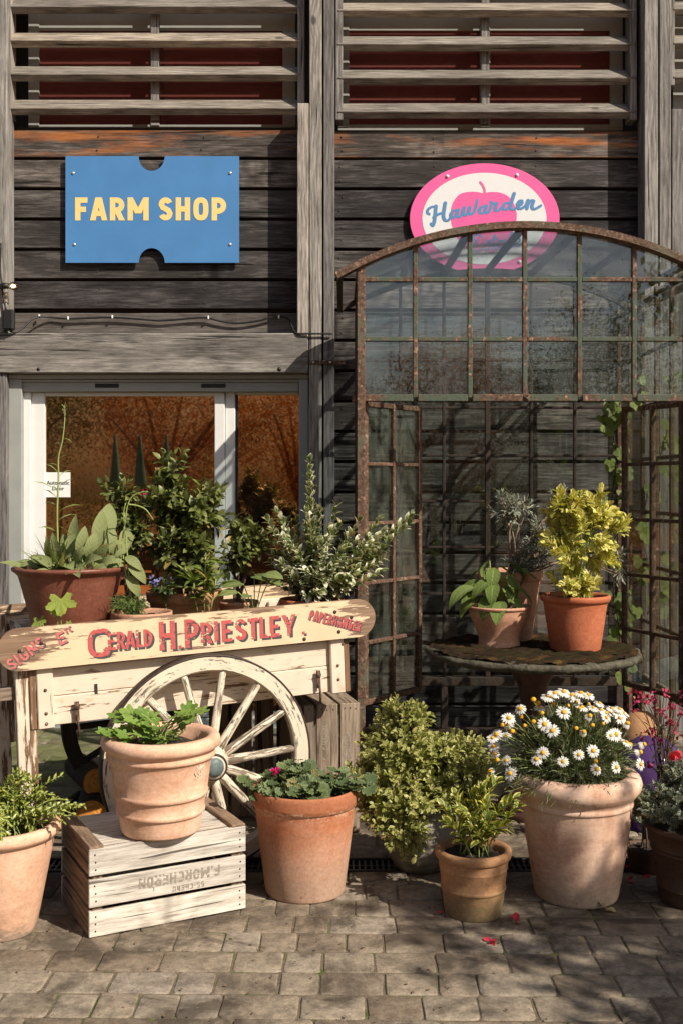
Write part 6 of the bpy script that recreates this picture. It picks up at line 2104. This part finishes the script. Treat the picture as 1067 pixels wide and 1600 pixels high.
t = on_deck('white tipped variegated shrub with one tall shoot in a red pot on the cart', 488, 4.9)
H_ = Z(935, 4.9) - WM[t.name].translation.z
pot(t, [(.105, 0), (.11, .005), (.135, H_ * .7), (.142, H_ * .75), (.147, H_ * .95), (.142, H_)], T_red, .9, .014)
c0 = WM[t.name].translation + Vector((0, 0, H_ * .9))
lm, sm = MB(), MB()
SH = [(484, 722, 0), (487, 745, .02), (434, 800, .03), (420, 815, 0), (524, 795, 0), (560, 815, -.03), (600, 830, .0), (642, 806, .02), (590, 815, .03), (575, 840, -.06), (465, 815, .05), (500, 800, .04), (445, 830, -.05), (425, 880, .02), (515, 830, -.08), (545, 835, .05), (480, 800, -.03), (455, 850, -.1), (535, 860, -.1), (500, 850, -.12), (570, 865, -.04), (470, 870, -.14), (520, 885, -.14), (555, 890, -.1), (440, 880, -.08), (490, 895, -.15), (540, 900, -.12), (460, 900, -.12), (600, 860, .02), (505, 875, -.14), (480, 835, .1), (530, 820, .1), (450, 815, .08), (585, 880, -.06), (510, 905, -.15), (560, 870, .08), (430, 850, .06), (475, 910, -.13)]
for i, (px, py, dy) in enumerate(SH + [(px + random.uniform(-14, 14), py + random.uniform(5, 25), dy + random.uniform(-.06, .06)) for (px, py, dy) in SH[7:]]):
    tip = P(px, py, c0.y + dy)
    b = c0 + Vector((random.uniform(-.05, .05), random.uniform(-.05, .05), 0))
    m_ = b.lerp(tip, .5); m_.z += .02 if abs(px - 488) < 60 else -.015
    pth = bez(b, m_, tip, 9)
    sm.tube(pth, [lerp(.0038, .0013, k / 9) for k in range(10)], 5)
    L_ = sum((pth[k + 1] - pth[k]).length for k in range(9))
    shoot(lm, pth, max(6, int(L_ / .022)), .05, L_oval, 52, .18, True, .85, wscale=1.05)
lm.build('foliage', m_leaf('white_tip_leaf', (.07, .105, .025), (.15, .19, .05), edge=(.66, .64, .4), edge_w=.7, tip=(.82, .8, .66), rough=.35, trans=.22), t); sm.build('stems', 'twig', t)

# ---- ivy on the greenhouse
t = thing('ivy_vine', 'light green ivy vine climbing the right hand corner of the greenhouse', 'ivy', (X(965, 5.9), 5.9, 0))
lm, sm = MB(), MB()
def vine(pts, n, size):
    pth = spline(pts, 8)
    sm.tube(pth, .0035, 5)
    for i in range(n):
        p, d = along(pth, random.random())
        q = p + rdir() * .05 + Vector((0, -.03, 0))
        sm.tube([p, q], .0013, 4, False)
        place_leaf(lm, random.choice(L_ivy), q, Vector((random.uniform(-.7, .7), -.3, -1)), Vector((random.uniform(-.3, .5), -1, .35)), size * random.uniform(.7, 1.25))
vine([P(962, 1090, 5.95), P(968, 1000, 5.95), P(958, 920, 5.93), P(962, 850, 5.92), P(955, 780, 5.9), P(963, 720, 5.88), P(955, 660, 5.86), P(960, 632, 5.84)], 34, .085)
vine([P(960, 640, 5.84), P(945, 650, 5.82), P(950, 665, 5.82)], 5, .085)
vine([P(968, 980, 5.95), P(985, 930, 6.05), P(1010, 880, 6.1), P(1000, 830, 6.1), P(1015, 760, 6.15), P(1040, 680, 6.1), P(1055, 590, 6.0)], 32, .085)
vine([P(1010, 960, 6.2), P(1045, 900, 6.2), P(1050, 800, 6.2), P(1045, 720, 6.2)], 18, .085)
vine([P(960, 632, 5.84), P(990, 622, 5.7), P(1002, 600, 5.7), P(998, 590, 5.7)], 5, .06)
lm.build('foliage', m_leaf('ivy_leaf', (.12, .17, .03), (.27, .33, .07), rough=.5, trans=.4), t); sm.build('stems', 'twig', t)

# ---- fallen petals and leaves
pm = m_leaf('fallen_petal', (.45, .02, .05), (.7, .06, .1), rough=.6)
def litter(px, py, Y, lab, n, s, mat, nm='fallen_petal', cat='petal', grp='red petals fallen on the paving'):
    c = Vector((X(px, Y), Y, .004))
    mb = MB()
    for k in range(n):
        place_leaf(mb, random.choice(L_obov), c + Vector((random.uniform(-.012, .012), random.uniform(-.012, .012), random.uniform(.0, .012))), (random.uniform(-1, 1), random.uniform(-1, 1), random.uniform(-.05, .35)), (random.uniform(-.3, .3), random.uniform(-.3, .3), 1), s * random.uniform(.8, 1.2), 1.4)
    tag(recentre(mb.build(nm, mat)), lab, cat, grp)
def gy(py): return CAMZ * F / (py - HZ)
for px, py, n, lab in ((802, 1443, 4, 'crimson petal on the paving just right of the small brown pot'), (771, 1474, 4, 'crimson petals on the open paving below the small brown pot'), (686, 1428, 2, 'small red petal in shadow left of the small brown pot'),
                       (989, 1342, 6, 'cluster of red petals by the drain behind the daisy pot'), (1013, 1345, 5, 'red petals touching the dark right hand pot'), (980, 1359, 5, 'dark red petals lying over the drain grating'), (1012, 1366, 6, 'bright pink petals beside a pale leaf near the dark pot'), (1010, 1376, 4, 'crimson petals just below the bright pink petals'), (988, 1382, 4, 'shaded red petals in front of the drain')):
    litter(px, py, gy(py), lab, n, .03, pm)
lm_ = m_leaf('dry_leaf', (.3, .22, .1), (.42, .33, .18), rough=.7)
for px, py, lab in ((948, 1425, 'curled pale brown dry leaf on the paving at the foot of the daisy pot'), (1005, 1362, 'pale green fallen leaf among the red petals by the drain'), (914, 1476, 'grey dead leaf lying in the right foreground')):
    litter(px, py, gy(py), lab, 1 if py != 1425 else 3, .04, lm_, 'fallen_leaf', 'leaf', 'dead leaves on the paving')

# ================================================================== behind the camera: what shades and is mirrored
def cluster(mb, centres, spread, n, size, tpl):
    cs = np.array([tuple(c) for c in centres])
    N = len(cs) * n
    p = np.repeat(cs, n, 0) + rng.normal(0, spread, (N, 3))
    d = rng.normal(size=(N, 3)); d[:, 2] -= .4; d /= np.linalg.norm(d, axis=1)[:, None]
    u = rng.normal(size=(N, 3)) + np.array([0, 0, .6])
    s = np.cross(u, d); s /= np.linalg.norm(s, axis=1)[:, None] + 1e-9
    L = (size * rng.uniform(.6, 1.3, N))[:, None]
    w = s * L * .3; nn = np.cross(d, s) * L * .1
    v = np.stack([p, p + d * L * .5 + w + nn, p + d * L, p + d * L * .5 - w + nn], 1).reshape(-1, 3)
    rr_ = np.repeat(rng.random(N), 4)
    g = np.column_stack([np.tile([0, 1, 0, -1], N), np.tile([0, .5, 1, .5], N), rr_])
    i = np.arange(N)[:, None] * 4
    mb.add(v, np.concatenate([i + np.array([[0, 1, 2]]), i + np.array([[0, 2, 3]])]).tolist(), g, rr_)
L_tree = leaf_tpl(.6, .5, 2, .2, .4)
def tree(name, label, base, trunk_h, ells, n_cl, n_lf, size, mat, spread=.2, limbs=9, r=.12, group='trees across the yard'):
    t = thing(name, label, 'tree', base, 0, group)
    tm = MB(); b = Vector(base)
    fork = b + Vector((random.uniform(-.1, .1), random.uniform(-.1, .1), trunk_h))
    tm.tube(spline([b, b.lerp(fork, .5) + Vector((.05, .03, 0)), fork], 5), [lerp(r * 1.3, r * .75, i / 10) for i in range(11)], 10)
    cs = []
    tot = sum(e[2] for e in ells)
    for i in range(n_cl):
        x = random.random() * tot
        for e in ells:
            x -= e[2]
            if x <= 0: break
        cs.append(in_ell(e, .35))
    for i in range(limbs):
        tip = cs[int(i * len(cs) / limbs)]
        p = bez(fork - Vector((0, 0, random.uniform(0, trunk_h * .25))), fork.lerp(tip, .5) + Vector((0, 0, .3)), tip, 7)
        tm.tube(p, [lerp(r * .5, r * .08, k / 7) for k in range(8)], 7)
    tm.build('trunk', 'bark', t)
    mb = MB(); cluster(mb, cs, spread, n_lf, size, L_tree)
    mb.build('crown', mat, t)
g1 = m_leaf('tree_leaf_green', (.05, .075, .012), (.13, .15, .03), rough=.5, trans=.4)
g2 = m_leaf('tree_leaf_gold', (.2, .085, .015), (.42, .18, .03), rough=.5, trans=.45)
tree('yard_tree', 'green tree with a broad crown across the yard facing the door', (-7.2, -10, 0), 1.6, [((-7.2, -10, 3.6), (2.0, 1.4, 2.0), 3)], 150, 210, .055, g1, .27)
tree('yard_tree', 'golden leaved tree across the yard in front of the door', (-3.9, -10.6, 0), 1.5, [((-3.9, -10.6, 3.4), (2.0, 1.4, 1.9), 3)], 150, 210, .055, g2, .27)
tree('yard_tree', 'low amber tree across the yard opposite the timber posts', (-.9, -11.4, 0), 1.2, [((-.9, -11.4, 2.7), (1.7, 1.3, 1.6), 3)], 120, 210, .055, g2, .26)
tree('yard_tree', 'small golden tree across the yard opposite the greenhouse', (2.2, -10.8, 0), 1.4, [((2.2, -10.8, 2.9), (1.5, 1.2, 1.5), 3)], 110, 210, .055, g2, .25)
tree('yard_tree', 'tall loose green tree at the far right of the yard', (5.4, -12.5, 0), 1.6, [((5.4, -12.5, 3.4), (1.9, 1.4, 2.2), 3)], 120, 200, .058, g1, .3)
hedge = MB(); hc = [(random.uniform(-12, 9), -13.2 + random.uniform(-.4, .4), random.uniform(.1, 1.7)) for _ in range(130)]
cluster(hedge, hc, .3, 220, .07, L_tree)
ht = thing('boundary_hedge', 'long green hedge along the far side of the yard', 'hedge', (-1.5, -13.2, 0)); hedge.build('foliage', g1, ht)
mb = MB()
for k in range(22): mb.tube([(-12 + k, -13.2, 0), (-12 + k + .1, -13.2, 1.2)], .03, 6)
mb.build('stems', 'bark', ht)
# folded parasols
teal = m_flat('teal_canvas', (.02, .15, .19), .8, var=.2, scale=6)
for i, (px, lab) in enumerate(((182, 'folded teal parasol opposite the left half of the door'), (221, 'folded teal parasol opposite the middle of the door'), (262, 'folded teal parasol opposite the right half of the door'))):
    Yv = 20.1; xx = X(px, Yv); yy = 14.08 - Yv
    t = thing('folded_parasol', lab, 'parasol', (xx, yy, 0), 0, 'folded parasols across the yard')
    mb = MB(); mb.M = WM[t.name]; zt = Z(678, Yv)
    mb.lathe([(0, zt), (.025, zt - .02), (.07, zt - .4), (.12, zt - .85), (.125, zt - .95), (.05, zt - .93)], 12, None, .16); mb.build('canopy', teal, t)
    mb = MB(); mb.M = WM[t.name]; mb.tube([(0, 0, .03), (0, 0, zt - .1)], .022, 8); mb.build('pole', 'bark', t)
    mb = MB(); mb.M = WM[t.name]; mb.lathe([(0, 0), (.25, 0), (.25, .05), (.05, .08), (0, .08)], 20); mb.build('base', 'iron', t)
# the tree just right of the photographer that throws dappled shade over the right foreground
SHADE = [((4.35, .75, 3.75), (.55, .5, .42), 2), ((4.6, .1, 3.6), (.6, .6, .4), 2.0), ((3.6, -.35, 3.35), (.5, .5, .3), 1.1)]
tree('shade_tree', 'slender tree beside the photographer whose crown shades the right of the paving', (4.9, -.4, 0), 2.3, SHADE, 34, 52, .12, g1, .13, 9, .07, None)
